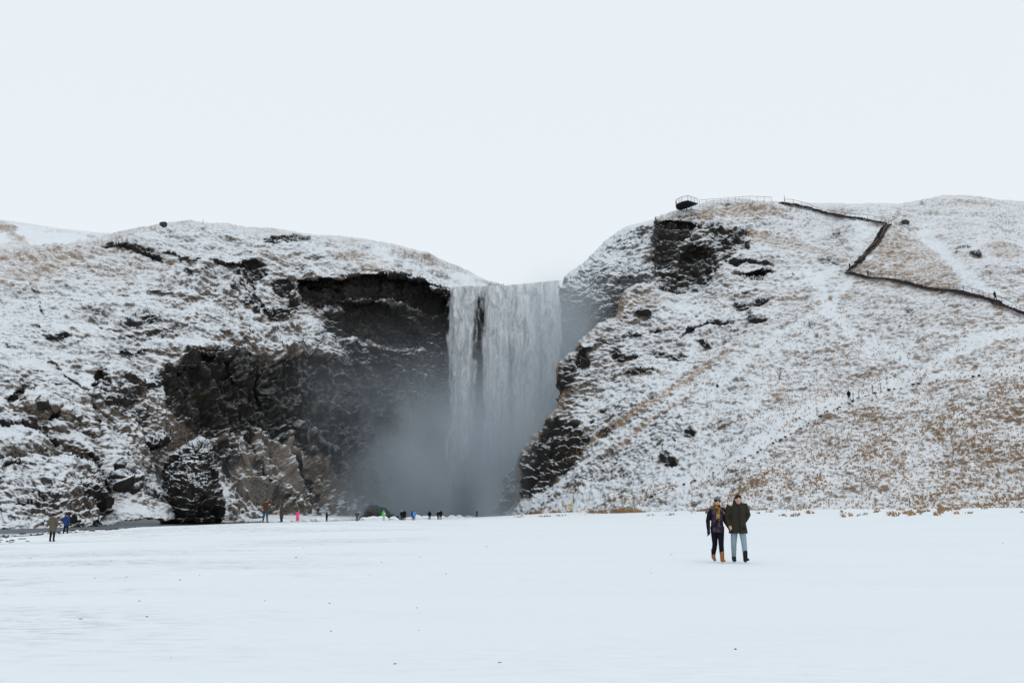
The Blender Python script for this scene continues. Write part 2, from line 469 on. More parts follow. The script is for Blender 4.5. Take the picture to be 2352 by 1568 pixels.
L_ROCK = [   # bulges and benches of the slope first, then bare rock
    ('e', 285, 890, 46, 66, 0, 0, -3.0), ('e', 120, 955, 62, 24, 30, 0, -2.2), ('e', 50, 928, 44, 18, 20, 0, -2.0), ('e', 160, 1012, 74, 20, 35, 0, -1.0), ('e', 50, 1022, 76, 36, 10, 0, -.8), ('e', 330, 742, 120, 28, -4, 0, -2.6), ('e', 215, 822, 66, 34, 6, 0, -2.0), ('e', 480, 742, 70, 40, 20, 0, -2.4),
    ('e', 600, 792, 80, 36, 24, 0, -3.0), ('e', 540, 690, 56, 28, 20, 0, -2.2), ('e', 100, 862, 70, 26, 12, 0, -2.0), ('e', 430, 662, 90, 26, 6, 0, -2.0), ('e', 180, 776, 66, 22, 2, 0, -1.6), ('e', 320, 652, 100, 22, 4, 0, -1.6), ('e', 700, 772, 44, 40, 40, 0, -3.0), ('e', 430, 800, 90, 18, 4, .2, -2.2), ('e', 60, 760, 90, 22, 4, 0, -1.4),
    ('e', 760, 600, 120, 26, 8, 0, -2.0), ('e', 900, 612, 90, 20, 14, .1, -2.0), ('e', 200, 600, 120, 22, 0, 0, -1.4), ('s', [(560, 640), (620, 700), (680, 790), (720, 830)], 14, .1, -2.2), ('s', [(225, 860), (215, 940), (235, 1010)], 8, 0, 2.0), ('s', [(120, 830), (180, 890), (240, 960), (300, 1010)], 8, 0, 1.4),
    ('e', 309, 569, 66, 12, 10, 1.0, -2.6), ('e', 262, 560, 40, 7, -4, .8, -1.2), ('e', 345, 584, 30, 8, 12, .8, -1.4), ('e', 430, 591, 38, 8, 6, .8, -1.6), ('e', 392, 581, 22, 7, 10, .8, -1.2), ('e', 524, 602, 40, 9, 4, .85, -1.8), ('e', 430, 626, 18, 8, 8, .9, -1.2),
    ('e', 478, 622, 34, 7, 4, .6, -.8), ('e', 580, 628, 34, 28, 8, 1.0, 3.0), ('e', 560, 600, 40, 10, 4, .8, -2.0), ('e', 545, 655, 10, 22, 20, .8, -.8), ('e', 322, 731, 95, 20, -6, .55, -1.0),
    ('e', 134, 776, 36, 9, 4, .95, -1.4), ('e', 94, 696, 8, 16, 0, .6, -.5), ('e', 91, 744, 26, 7, 0, .7, -.8), ('e', 80, 660, 12, 20, 0, .35, -.3), ('e', 309, 806, 40, 8, -4, .95, -1.6), ('e', 220, 720, 60, 22, 0, .3, -.3),
    ('e', 659, 544, 56, 11, 5, 1.0, 2.6), ('e', 625, 552, 24, 9, 0, .8, -1.0), ('e', 574, 690, 14, 16, 40, .7, -1.0), ('e', 640, 715, 34, 20, 10, .75, -2.0), ('e', 601, 708, 18, 14, 0, .5, -.8), ('e', 651, 660, 24, 28, 30, .95, 1.6), ('e', 672, 690, 14, 22, -20, .9, -1.0),
    ('e', 350, 770, 110, 14, -4, .4, -.5), ('e', 540, 770, 60, 10, 14, .35, -.5),
    ('p', [(683, 640), (785, 640), (866, 632), (920, 641), (987, 650), (1004, 676), (1026, 692), (1024, 722), (987, 718), (946, 700), (852, 690), (791, 690), (780, 719), (732, 716), (705, 700), (683, 662)], 5, 1.0, 6.0),
    ('p', [(700, 660), (785, 655), (790, 715), (735, 718), (705, 700)], 5, 1.0, 3.0),
    ('p', [(786, 698), (879, 694), (920, 726), (957, 757), (967, 805), (906, 803), (866, 792), (785, 784), (784, 740)], 5, 1.0, 2.5),
    ('p', [(780, 690), (850, 686), (930, 702), (972, 750), (980, 800), (960, 770), (920, 726), (870, 700), (790, 702)], 6, .8, -2.2), ('e', 950, 745, 30, 60, -30, .7, -.6), ('e', 740, 750, 50, 50, 0, .25, -.3), ('e', 768, 748, 26, 44, 0, .75, 0.0), ('e', 985, 765, 26, 60, -10, .85, 0.0),
    ('e', 870, 632, 110, 6, 4, .6, -1.6), ('e', 960, 640, 60, 6, 12, .6, -1.2),
    ('p', [(775, 788), (870, 796), (970, 808), (1030, 800), (1035, 850), (1000, 862), (860, 836), (780, 826)], 6, .8, -.6),
    ('p', [(372, 842), (440, 802), (500, 800), (560, 812), (620, 838), (700, 818), (780, 826), (860, 836), (1000, 862), (1330, 800), (1330, 1200), (880, 1200), (790, 1120), (740, 1070), (690, 1030), (610, 990), (540, 1000), (480, 1010), (420, 985), (385, 930)], 8, .92, 0.0),
    ('p', [(395, 850), (470, 815), (530, 820), (545, 900), (520, 975), (430, 985), (395, 930)], 6, 1.0, 2.2),
    ('e', 545, 850, 14, 40, 0, 1, -1.5), ('e', 660, 880, 26, 60, 5, 1, 1.6), ('e', 610, 900, 14, 60, 0, .9, -1.6), ('e', 720, 900, 20, 70, 0, .9, -1.4), ('e', 800, 900, 40, 60, 0, 1, 1.4),
    ('e', 520, 1050, 40, 34, 20, .75, .5), ('e', 640, 1080, 26, 70, -20, .1, -2.0), ('e', 700, 1040, 22, 50, -24, .1, -2.4), ('e', 590, 1060, 24, 80, -14, .15, -1.6), ('s', [(560, 1000), (600, 1080), (660, 1170)], 7, .6, 1.0), ('s', [(640, 990), (690, 1060), (730, 1150)], 6, .6, 1.0),
    ('p', [(690, 1000), (760, 1040), (800, 1120), (790, 1180), (740, 1150), (700, 1080)], 10, .3, -1.5),
    ('p', [(1005, 650), (1045, 660), (1330, 650), (1330, 1200), (1005, 1200)], 6, 1.0, 0.0),
    ('e', 40, 916, 24, 10, -35, 1, 1.6), ('e', 124, 961, 22, 13, -50, 1, 1.8), ('e', 21, 1061, 27, 9, -8, 1, 1.4), ('e', 80, 907, 8, 14, 60, .8, .6), ('e', 90, 938, 12, 6, 10, .7, -.4),
    ('s', [(5, 978), (40, 975), (80, 985), (105, 1003), (129, 1023)], 3.5, 1.0, -.9), ('e', 60, 895, 10, 10, 30, .7, -.5), ('e', 85, 855, 9, 6, 0, .5, -.3),
    ('e', 295, 1112, 30, 20, 35, .85, -2.0), ('e', 275, 1085, 10, 8, 0, 1, -.8), ('e', 220, 1050, 30, 7, 30, .5, -.5), ('e', 190, 990, 60, 8, 35, .35, -.4), ('e', 350, 1160, 34, 10, 25, .5, -.6),
    ('e', 235, 880, 24, 60, 0, .45, -.5), ('e', 290, 900, 40, 60, 0, .45, -.5), ('e', 270, 920, 24, 12, 0, .6, -.6), ('e', 330, 960, 30, 30, 0, .45, -.5), ('e', 360, 870, 60, 24, -20, .6, -.8),
    ('e', 30, 800, 40, 8, 20, .3, -.2), ('e', 20, 1135, 60, 14, 0, .35, -.3),
]
L_FROST = [('p', [(560, 800), (700, 780), (1000, 790), (1330, 650), (1330, 1200), (560, 1200), (500, 1010), (540, 900)], 30, .85), ('e', 480, 930, 90, 80, 0, .35), ('e', 560, 860, 60, 60, 0, .7),
           ('e', 620, 1080, 170, 120, 0, .93), ('e', 880, 640, 130, 30, 5, .3), ('e', 900, 750, 90, 60, 0, .35), ('e', 740, 690, 70, 60, 0, .15)]
L_GRASS = [('e', 60, 620, 160, 70, 0, .28), ('p', [(-200, 590), (0, 566), (80, 574), (260, 545), (400, 518), (300, 545), (120, 640), (-200, 660)], 14, .5), ('e', 280, 610, 170, 60, 0, .35), ('e', 620, 590, 100, 30, 10, .25),
           ('e', 860, 600, 120, 22, 12, .45), ('e', 680, 1070, 90, 90, 0, .34), ('e', 580, 1080, 50, 80, 0, .3), ('e', 770, 1130, 60, 50, 0, .34), ('e', 330, 1170, 100, 26, 10, .35), ('e', 100, 1160, 160, 40, 0, .28), ('e', 720, 715, 20, 30, 0, .2), ('e', 560, 1010, 80, 24, 0, .2)]
L_SNOW = [('e', 60, 1010, 110, 40, 10, .12), ('e', 170, 1010, 90, 30, 35, .10), ('e', 380, 1080, 40, 60, 0, .10), ('e', 290, 1000, 60, 40, 20, .08), ('e', 740, 755, 46, 46, 0, .14), ('e', 640, 770, 60, 40, 20, .10), ('p', [(380, 842), (440, 806), (560, 815), (620, 842), (700, 822), (860, 840), (1000, 862), (1040, 830), (1340, 640), (1340, 1200), (800, 1150), (700, 1010), (620, 960), (540, 990), (420, 985), (385, 930)], 12, -.16), ('p', [(683, 640), (920, 641), (1004, 676), (1026, 720), (960, 805), (785, 784), (700, 700)], 6, -.2), ('e', 880, 580, 40, 10, 30, .12), ('e', 90, 1195, 140, 14, -4, .16), ('e', 320, 1185, 90, 16, 12, .2), ('e', 300, 1130, 40, 30, 50, .15), ('e', 130, 860, 120, 40, 20, .08), ('e', 500, 690, 120, 30, 20, .06), ('e', 160, 1010, 60, 20, 40, .1), ('e', 1080, 640, 60, 12, 20, .14),
          ('e', 590, 740, 60, 26, 20, .08), ('e', 620, 1180, 120, 20, -4, .12), ('e', 205, 880, 12, 60, -6, .16)]
left_hill, L_at, L_grid = build_layer('left_hill', L_POLY, L_SKY, L_CTRL, L_ROCK, 1.8, 1.6, (-262, 1342), (506, 1236), seed=11,
                                      frost_feats=L_FROST, grass_feats=L_GRASS, snow_feats=L_SNOW, curl=16, curl_depth=18, relief=(2.2, .7), base_bias=.495, sky_grass=.5, grass_fn=lambda u, v, P: 0.12 * np.ones(u.shape), base_rock=.10,
                                      rib_feats=[('p', [(372, 842), (440, 802), (560, 812), (700, 800), (780, 826), (860, 836), (1020, 862), (1020, 1190), (540, 1190), (500, 1010), (385, 930)], 14, 1.0), ('e', 620, 760, 100, 60, 0, .6), ('e', 300, 950, 90, 110, 0, .4), ('e', 500, 650, 160, 60, 10, .35), ('e', 700, 650, 60, 40, 0, .6)])
tag(left_hill, kind='structure')

# --- rock wall to the right of the fall, white with frozen spray
B_SKY = [(1290, 650), (1297, 634), (1315, 618), (1340, 601), (1365, 576), (1390, 551), (1415, 533), (1440, 519), (1480, 507), (1510, 500), (1570, 490)]
B_SKY = rough_line(B_SKY, 33, 1.6)
B_POLY = [(1284, 1206), (1284, 700)] + B_SKY + [(1640, 700), (1500, 1206)]
B_CTRL = [(1290, 650, 256), (1300, 800, 258), (1300, 1000, 258), (1300, 1190, 258), (1400, 545, 264), (1440, 520, 264), (1500, 503, 260), (1570, 495, 260), (1500, 640, 241), (1450, 640, 246), (1420, 720, 246), (1380, 620, 254),
          (1340, 620, 258), (1350, 720, 252), (1420, 850, 250), (1450, 1000, 252), (1480, 1190, 252), (1620, 700, 240)]
right_wall, B_at, _ = build_layer('cliff_behind_fall', B_POLY, B_SKY, B_CTRL, [('p', [(1296, 700), (1380, 720), (1420, 640), (1480, 640), (1500, 700), (1500, 1200), (1296, 1200)], 14, .7, .6), ('e', 1440, 655, 34, 22, -10, 1, 2.0)],
                                  1.5, 1.4, (1280, 1644), (488, 1208), seed=61, base_rock=.42, base_frost=.95, rough=.9, curl=14, curl_depth=14,
                                  snow_feats=[('p', [(1290, 640), (1440, 515), (1520, 495), (1520, 640), (1440, 620), (1380, 700), (1300, 720)], 20, .10)])
tag(right_wall, kind='structure')

# --- right hill
R_SKY = [(1118, 1192), (1135, 1183), (1160, 1168), (1182, 1150), (1180, 1110), (1183, 1075), (1190, 1050), (1213, 1015), (1240, 988), (1262, 960), (1283, 930), (1287, 905), (1279, 885), (1278, 850), (1282, 830),
         (1300, 815), (1318, 806), (1324, 785), (1340, 772), (1360, 757), (1390, 735), (1418, 726), (1424, 712), (1418, 700), (1424, 685), (1436, 668), (1460, 655), (1478, 645), (1490, 652), (1497, 640), (1494, 600),
         (1493, 545), (1500, 530), (1502, 503), (1520, 496), (1555, 483), (1590, 474), (1640, 462), (1690, 457), (1740, 460), (1790, 463), (1850, 466), (1900, 467), (1960, 467), (2030, 469), (2090, 468),
         (2130, 458), (2165, 451), (2230, 452), (2290, 460), (2352, 464), (2620, 470)]
_k = [i for i, p in enumerate(R_SKY) if p == (1555, 483)][0]
R_SKY = rough_line(R_SKY[:_k + 1], 52, 3.0)[:-1] + rough_line(R_SKY[_k:], 57, .9)
R_POLY = R_SKY + [(2620, 1215), (1118, 1206)]
R_CTRL = [(1125, 1192, 222), (1182, 1150, 212), (1182, 1070, 214), (1225, 1015, 212), (1283, 930, 210), (1278, 860, 212), (1320, 806, 214), (1360, 757, 216), (1420, 720, 220), (1440, 665, 226), (1500, 672, 227),
          (1300, 1165, 187), (1300, 1100, 196), (1300, 1000, 204), (1350, 900, 208), (1400, 820, 212), (1450, 740, 218), (1230, 1090, 206),
          (1500, 1165, 156), (1500, 1100, 167), (1500, 1000, 182), (1500, 900, 194), (1550, 800, 208), (1550, 720, 217), (1600, 690, 223),
          (1700, 1160, 140), (1700, 1050, 155), (1700, 950, 170), (1700, 850, 185), (1720, 760, 201), (1720, 660, 218), (1760, 560, 234), (1700, 480, 251),
          (1520, 640, 236), (1520, 540, 244), (1505, 503, 248), (1580, 475, 251), (1620, 600, 234),
          (1951, 1165, 127), (1951, 1050, 142), (1951, 908, 162), (1951, 800, 178), (1951, 700, 196), (1951, 628, 211), (2040, 520, 235), (1950, 490, 247), (1900, 467, 268),
          (2253, 1165, 116), (2253, 1050, 128), (2253, 900, 144), (2253, 800, 156), (2253, 690, 172), (2253, 600, 194), (2253, 520, 228), (2253, 453, 272),
          (2352, 1165, 112), (2352, 900, 139), (2352, 725, 164), (2352, 600, 190), (2352, 465, 268), (2620, 1165, 101), (2620, 900, 127), (2620, 700, 158), (2620, 470, 258), (2100, 467, 264),
          (1500, 1205, 148), (1951, 1205, 117), (2352, 1205, 101), (2620, 1205, 91), (1300, 1200, 178)]
R_ROCK = [
    ('p', [(1500, 503), (1597, 509), (1623, 504), (1717, 517), (1720, 552), (1688, 566), (1668, 617), (1654, 640), (1612, 668), (1548, 682), (1510, 672), (1495, 630), (1492, 542)], 12, .45, -1.2),
    ('p', [(1498, 503), (1590, 508), (1600, 520), (1575, 545), (1545, 570), (1530, 600), (1515, 612), (1497, 600), (1494, 542)], 5, 1.0, 2.6), ('e', 1600, 618, 46, 46, -30, 1.0, 5.0), ('e', 1545, 655, 40, 22, 0, 1.0, 2.6), ('e', 1690, 535, 24, 18, 0, 1, -1.2), ('e', 1665, 560, 16, 12, 0, 1, -1.0), ('e', 1640, 525, 20, 8, 0, .9, -1.0), ('e', 1712, 562, 9, 14, 0, .8, -.8),
    ('e', 1731, 603, 46, 8, 4, .95, -1.8), ('e', 1690, 600, 18, 14, 10, .9, -1.2), ('e', 1728, 633, 46, 10, -6, 1.0, 2.6), ('e', 1735, 622, 50, 7, -4, .5, -2.0), ('e', 1704, 705, 24, 15, -14, .95, -1.8), ('e', 1738, 694, 22, 10, -8, .9, -1.2), ('e', 1710, 676, 8, 6, 0, .9, -.5),
    ('e', 1734, 738, 26, 8, -4, 1, -1.4), ('e', 1720, 722, 8, 6, 0, .9, -.5), ('e', 1656, 743, 28, 5, 2, 1, -1.0), ('s', [(1567, 775), (1597, 754), (1629, 743)], 3.2, 1.0, -.8), ('e', 1454, 762, 22, 11, 6, 1, -1.4), ('e', 1508, 763, 28, 7, -4, .95, -1.0), ('e', 1481, 717, 22, 12, 10, 1, -1.4),
    ('e', 1618, 783, 14, 7, -10, .9, -.6), ('e', 1817, 626, 4, 3, 0, .9, -.3), ('e', 1339, 826, 19, 25, -10, 1.0, 2.0), ('e', 1345, 800, 24, 10, -10, .6, -1.6), ('e', 1419, 816, 16, 19, -10, 1, 1.2), ('e', 1446, 826, 32, 8, -4, 1, -1.2), ('e', 1527, 816, 50, 7, 2, .9, -1.0), ('e', 1559, 820, 24, 12, -12, 1, -1.2),
    ('e', 1473, 856, 36, 8, -10, .9, -.9), ('e', 1302, 862, 24, 44, 0, .85, -.6), ('e', 1290, 900, 14, 34, 8, .95, .4), ('e', 1400, 780, 60, 10, -16, .35, -.4), ('e', 1595, 880, 9, 8, 0, .9, -.5), ('e', 1640, 880, 6, 3, 0, .8, -.2),
    ('p', [(1182, 1149), (1183, 1063), (1225, 1020), (1262, 962), (1290, 955), (1333, 990), (1354, 1012), (1333, 1049), (1279, 1088), (1258, 1106), (1222, 1134)], 8, .62, -1.0), ('e', 1196, 1112, 17, 36, 0, 1.0, .8), ('e', 1240, 1040, 26, 14, -30, .9, -.9), ('e', 1215, 1075, 14, 18, 0, .9, -.6), ('e', 1262, 1080, 5, 18, 8, .9, -.4),
    ('e', 1319, 974, 14, 9, 0, .8, -.6), ('e', 1392, 996, 26, 14, -30, .5, -.5), ('e', 1354, 971, 6, 4, 0, .9, -.3), ('e', 1388, 950, 10, 4, 0, .8, -.3), ('e', 1531, 1046, 19, 17, -20, .85, -1.2), ('e', 1585, 993, 14, 12, -10, .9, -1.0), ('e', 1546, 1008, 7, 6, 0, .9, -.4),
    ('e', 1920, 539, 11, 6, 0, .9, -.8), ('e', 1900, 598, 50, 9, 6, .4, -.4), ('e', 2210, 563, 22, 6, 8, .8, -.6), ('e', 2246, 584, 14, 5, 6, .9, -.6), ('e', 2193, 580, 7, 4, 0, .9, -.5), ('e', 2150, 540, 36, 10, 10, .35, -.3), ('e', 2080, 514, 5, 3, 0, 1, -.5),
    ('e', 2290, 640, 60, 40, 10, .25, -.2), ('e', 2330, 620, 30, 8, 5, .4, -.3),
]
R_GRASS = [('p', [(2035, 532), (2115, 538), (2225, 668), (2144, 676), (1955, 622), (2004, 584)], 8, .85), ('e', 2310, 570, 50, 34, 0, .8), ('p', [(1700, 530), (1790, 520), (1860, 560), (1960, 600), (1900, 590), (1790, 575)], 10, .75),
           ('p', [(1590, 480), (1700, 462), (1800, 468), (1810, 500), (1700, 500), (1600, 500)], 12, .62), ('e', 1920, 478, 90, 12, 0, .6), ('e', 2200, 470, 120, 18, 0, .6), ('e', 1800, 660, 90, 34, -10, .45), ('e', 1640, 700, 70, 30, -6, .4), ('e', 1760, 800, 90, 40, -20, .42),
           ('s', [(1290, 1060), (1400, 990), (1480, 935), (1600, 850), (1700, 780)], 9, .62), ('s', [(1420, 1020), (1500, 960), (1600, 890)], 14, .4),
           ('p', [(1640, 1165), (1700, 1080), (1800, 1010), (1960, 930), (2110, 885), (2352, 860), (2620, 850), (2620, 1165)], 12, .34), ('e', 2230, 1100, 130, 50, -12, .46), ('e', 1980, 960, 90, 40, -20, .46), ('e', 1720, 1120, 70, 16, -12, .6), ('e', 2150, 830, 110, 20, -10, .5), ('e', 2300, 790, 80, 20, -12, .55),
           ('s', [(1580, 1120), (1660, 1070), (1780, 1010), (1900, 950)], 5, .5), ('e', 1790, 890, 50, 22, -30, .62), ('e', 1900, 880, 60, 20, -30, .45), ('e', 1480, 1130, 120, 26, -10, .36), ('e', 1350, 1165, 90, 10, 0, .5), ('e', 2050, 730, 200, 30, 10, .42),
           ('s', [(1780, 690), (1860, 695), (1960, 670)], 4, .7), ('s', [(1960, 640), (2100, 665), (2250, 690), (2352, 735)], 8, .6), ('e', 1500, 830, 130, 60, -20, .25), ('e', 1480, 690, 60, 20, 0, .4)]
R_SNOW = [('s', [(1230, 1140), (1330, 1075), (1450, 985), (1560, 905), (1650, 850)], 9, .16), ('s', [(1560, 1110), (1700, 1050), (1850, 970), (1960, 905), (2090, 850), (2200, 800), (2352, 750)], 13, .34), ('s', [(2352, 846), (2150, 862), (2050, 880)], 7, .34), ('s', [(1890, 640), (1900, 720), (1980, 780), (2100, 830)], 7, .2), ('s', [(1960, 640), (1900, 700), (1800, 760), (1700, 840), (1600, 910)], 7, .18), ('s', [(1480, 1130), (1620, 1060), (1780, 960)], 7, .2),
          ('e', 1880, 620, 60, 16, 0, .16), ('s', [(1880, 640), (1880, 700), (1960, 760)], 12, .1), ('s', [(2120, 530), (2230, 640), (2330, 720)], 12, .14), ('e', 1750, 900, 60, 16, -34, .15), ('e', 1400, 920, 90, 26, -30, .1), ('e', 1980, 530, 30, 50, 30, .12),
          ('s', [(1690, 670), (1780, 655), (1880, 640)], 5, .14), ('s', [(1600, 760), (1580, 800)], 10, .16), ('e', 1200, 1165, 60, 14, -30, .3), ('e', 1350, 1130, 80, 30, -30, .15), ('e', 1620, 1020, 60, 60, -30, .08), ('e', 1880, 1110, 120, 40, -14, .06), ('e', 2100, 780, 150, 14, -10, .1)]
R_ROCK = [f[:6] + (f[6] * .9, f[7]) if f[0] == 'e' else f for f in R_ROCK]
right_hill, R_at, R_grid = build_layer('right_hill', R_POLY, R_SKY, R_CTRL, R_ROCK, 1.8, 1.62, (1116, 2622), (444, 1216), seed=101, grass_feats=R_GRASS, snow_feats=R_SNOW, curl=12, curl_depth=16,
                                       frost_feats=[('e', 1560, 590, 70, 70, 0, .35), ('e', 1510, 560, 24, 70, 0, .3)], base_bias=.51, sky_grass=.55, grass_fn=lambda u, v, P: np.clip(.16 + .0005 * (u - 1500), .12, .42))
tag(right_hill, kind='structure')

# --- single rocks standing in front of the slopes
def rock_thing(name, poly, ctrl, u_rng, v_rng, label, cat, seed, frost=0.0, rock=.85, feats=(), snow=(), sky=None, d=1.1, ledge=.9):
    poly = rough_line(list(poly) + [poly[0]], seed, 1.8)[:-1]; sky = rough_line(sky, seed, 1.8) if sky else None
    o, _, _ = build_layer(name, poly, sky or poly, ctrl, list(feats), d, d, u_rng, v_rng, curl=9, curl_depth=6, seed=seed, base_rock=rock, base_frost=frost, snow_feats=snow, strata=1.5, ledge=ledge, rough=.95, relief=(1.3, .9))
    return tag(o, label, cat)
BT = [(372, 1206), (366, 1150), (378, 1112), (372, 1090), (380, 1062), (398, 1040), (420, 1020), (440, 1008), (456, 1003), (474, 1009), (486, 1022), (493, 1045), (496, 1075), (503, 1105), (512, 1140), (515, 1165), (509, 1190), (500, 1206)]
rock_thing('rock_buttress', BT, [(372, 1200, 160), (440, 1200, 155), (505, 1200, 165), (380, 1060, 168), (440, 1100, 158), (440, 1020, 164), (490, 1030, 168), (505, 1110, 166), (470, 1150, 155), (410, 1150, 156)], (362, 518), (1000, 1208),
           'tall dark rounded rock with thin snow ledges rising from the river', 'rock', 211, feats=[('e', 480, 1165, 30, 40, 0, 1.0, 1.0), ('e', 400, 1120, 20, 30, 0, 1, .8), ('e', 450, 1180, 50, 20, 0, 1, .5)], snow=[('e', 430, 1050, 50, 40, -20, .06), ('e', 480, 1165, 30, 40, 0, -.12), ('e', 420, 1060, 50, 60, 0, .04)], rock=.8)
rock_thing('snow_capped_boulder', [(255, 1035), (262, 1012), (285, 995), (310, 980), (340, 973), (365, 979), (384, 995), (392, 1010), (380, 1024), (350, 1032), (325, 1044), (305, 1050), (280, 1048)],
           [(260, 1030, 168), (320, 980, 177), (385, 1000, 176), (310, 1045, 166), (340, 1010, 170)], (252, 395), (970, 1053), 'rounded boulder with brown snowy top just above the tall dark rock', 'rock', 223, rock=.5,
           feats=[('s', [(290, 1044), (330, 1034), (385, 1016)], 8, 1.0, .6)], snow=[('e', 320, 1000, 60, 22, 0, .05)])
SPUR = [(-200, 1225), (-200, 1080), (-60, 1062), (30, 1050), (90, 1042), (130, 1040), (170, 1040), (205, 1050), (230, 1068), (242, 1095), (252, 1125), (259, 1150), (256, 1175), (240, 1196), (200, 1207), (100, 1216)]
rock_thing('rock_spur', SPUR, [(-200, 1220, 111), (0, 1213, 119), (120, 1209, 128), (230, 1200, 139), (0, 1060, 131), (130, 1045, 142), (210, 1060, 146), (255, 1150, 146), (150, 1130, 134), (0, 1130, 126), (-200, 1090, 118)], (-204, 262), (1036, 1228),
           'low snow covered rock spur with a dark end above the river bank', 'rock', 237, rock=.3, sky=SPUR[1:14], d=1.3,
           feats=[('e', 243, 1155, 16, 38, 4, 1.0, .6), ('e', 215, 1120, 40, 30, 40, .6, -.5), ('e', 170, 1190, 40, 16, 10, .7, -.5), ('e', 60, 1148, 40, 6, 0, .8, -.5), ('e', 100, 1130, 60, 30, 0, .45, -.3), ('e', 20, 1062, 26, 9, -8, 1, -1.0), ('e', 175, 1046, 20, 6, 10, .8, -.4), ('e', 150, 1085, 60, 14, 10, .4, -.3)],
           snow=[('e', 50, 1200, 150, 18, -4, .15), ('e', 60, 1095, 90, 22, 0, .06)])
rock_thing('frosted_rock', [(1136, 1178), (1146, 1150), (1157, 1122), (1153, 1102), (1165, 1086), (1180, 1078), (1210, 1072), (1210, 1180)], [(1140, 1175, 224), (1160, 1090, 226), (1200, 1080, 222), (1200, 1175, 220), (1165, 1130, 222)], (1132, 1212), (1070, 1182),
           'small snow crusted rock at the foot of the right slope beside the mist', 'rock', 251, rock=.55, frost=.3, ledge=.35)
rock_thing('wet_boulder', [(820, 1195), (832, 1180), (840, 1167), (852, 1158), (862, 1157), (876, 1164), (895, 1172), (912, 1184), (922, 1195)], [(822, 1192, 212), (920, 1192, 212), (860, 1160, 216), (860, 1190, 209)], (818, 924), (1154, 1197),
           'dark wet wedge shaped boulder in the spray behind the waterside people', 'rock', 263, rock=1.0, frost=.15, snow=[('e', 870, 1180, 90, 40, 0, -.3)])

# --- far hill beyond the left skyline
def far_hill():
    sky = [(-400, 470), (-150, 488), (0, 504), (60, 512), (120, 522), (180, 530), (260, 536), (340, 545), (460, 560), (600, 590)]
    o, _, _ = build_layer('far_hill', sky + [(600, 680), (-400, 680)], sky, [(-400, 470, 640), (-400, 680, 480), (0, 504, 650), (0, 600, 540), (250, 536, 660), (250, 640, 560), (600, 590, 700), (600, 680, 640)],
                          [], 2.6, 2.2, (-402, 602), (466, 684), seed=301, curl=8, curl_depth=30,
                          grass_feats=[('s', [(-20, 510), (40, 540), (90, 575)], 13, .95), ('s', [(0, 506), (100, 519), (250, 537)], 6, .5), ('e', 190, 552, 18, 6, 0, .7), ('e', 20, 570, 50, 14, 0, .7)],
                          snow_feats=[('p', [(30, 520), (120, 530), (200, 540), (160, 560), (70, 568)], 4, .3), ('e', 0, 545, 20, 16, 0, .2)])
    tag(o, kind='structure')
far_hill()
# ---------------------------------------------------------------- snow field, river
WATER_Z = CAM_Z - 2.5
G_PTS = [(1690, 1291, 27), (600, 1200.5, 78), (300, 1214, 75), (450, 1206, 78), (120, 1243, 64), (150, 1229, 82), (0, 1246, 60), (0, 1232, 84), (-300, 1240, 70), (640, 1200, 94), (683, 1200.5, 135), (750, 1199.5, 165), (820, 1195.5, 170), (880, 1195.5, 170), (925, 1195, 165), (1010, 1195, 170), (1095, 1192, 226),
         (1130, 1189, 215), (1300, 1176, 180), (1300, 1183, 165), (1500, 1176, 146), (1500, 1183, 132), (1700, 1173, 125), (1700, 1181, 112), (1950, 1171, 116), (1950, 1179, 104), (2352, 1168, 106), (2352, 1178, 92), (2352, 1200, 74), (2700, 1167, 98), (2700, 1180, 80), (1300, 1210, 77), (1000, 1203, 90), (1500, 1205, 84), (2000, 1215, 66)]
_gp = [pix(u, v, d) for u, v, d in G_PTS]
_gx = [(p[0], p[1], p[2]) for p in _gp]
for a in (-40, -14, 0, 14, 40):
    _gx.append((a * 0.5, 3, 0.0)); _gx.append((a, 14, 0.02)); 
_gx += [(-22, 40, -0.42), (-12, 40, -0.12), (0, 40, .04), (25, 40, .12), (-60, 40, -.6), (60, 40, .3), (-80, 14, -.3), (80, 14, .2), (-15, 26, -.06)]
_G = RBF([(a / 10, b / 10) for a, b, _ in _gx], [z for _, _, z in _gx], c=0.6, smooth=0.0)
SHORE = [(-700, 70), (-300, 82), (0, 91), (98, 95), (168, 103), (293, 112), (450, 150), (600, 166), (700, 172), (800, 178), (900, 184), (1000, 196), (1100, 226), (1180, 245), (1300, 262)]
_su = np.array([a for a, _ in SHORE], float); _sd_ = np.array([b for _, b in SHORE], float)
def shore(u): return np.interp(u, _su, _sd_)
BAR = [(505, 186), (560, 180), (640, 176), (720, 182), (800, 200), (860, 225), (900, 260), (500, 260)]     # snowy gravel bar under the cliff, (u, depth)
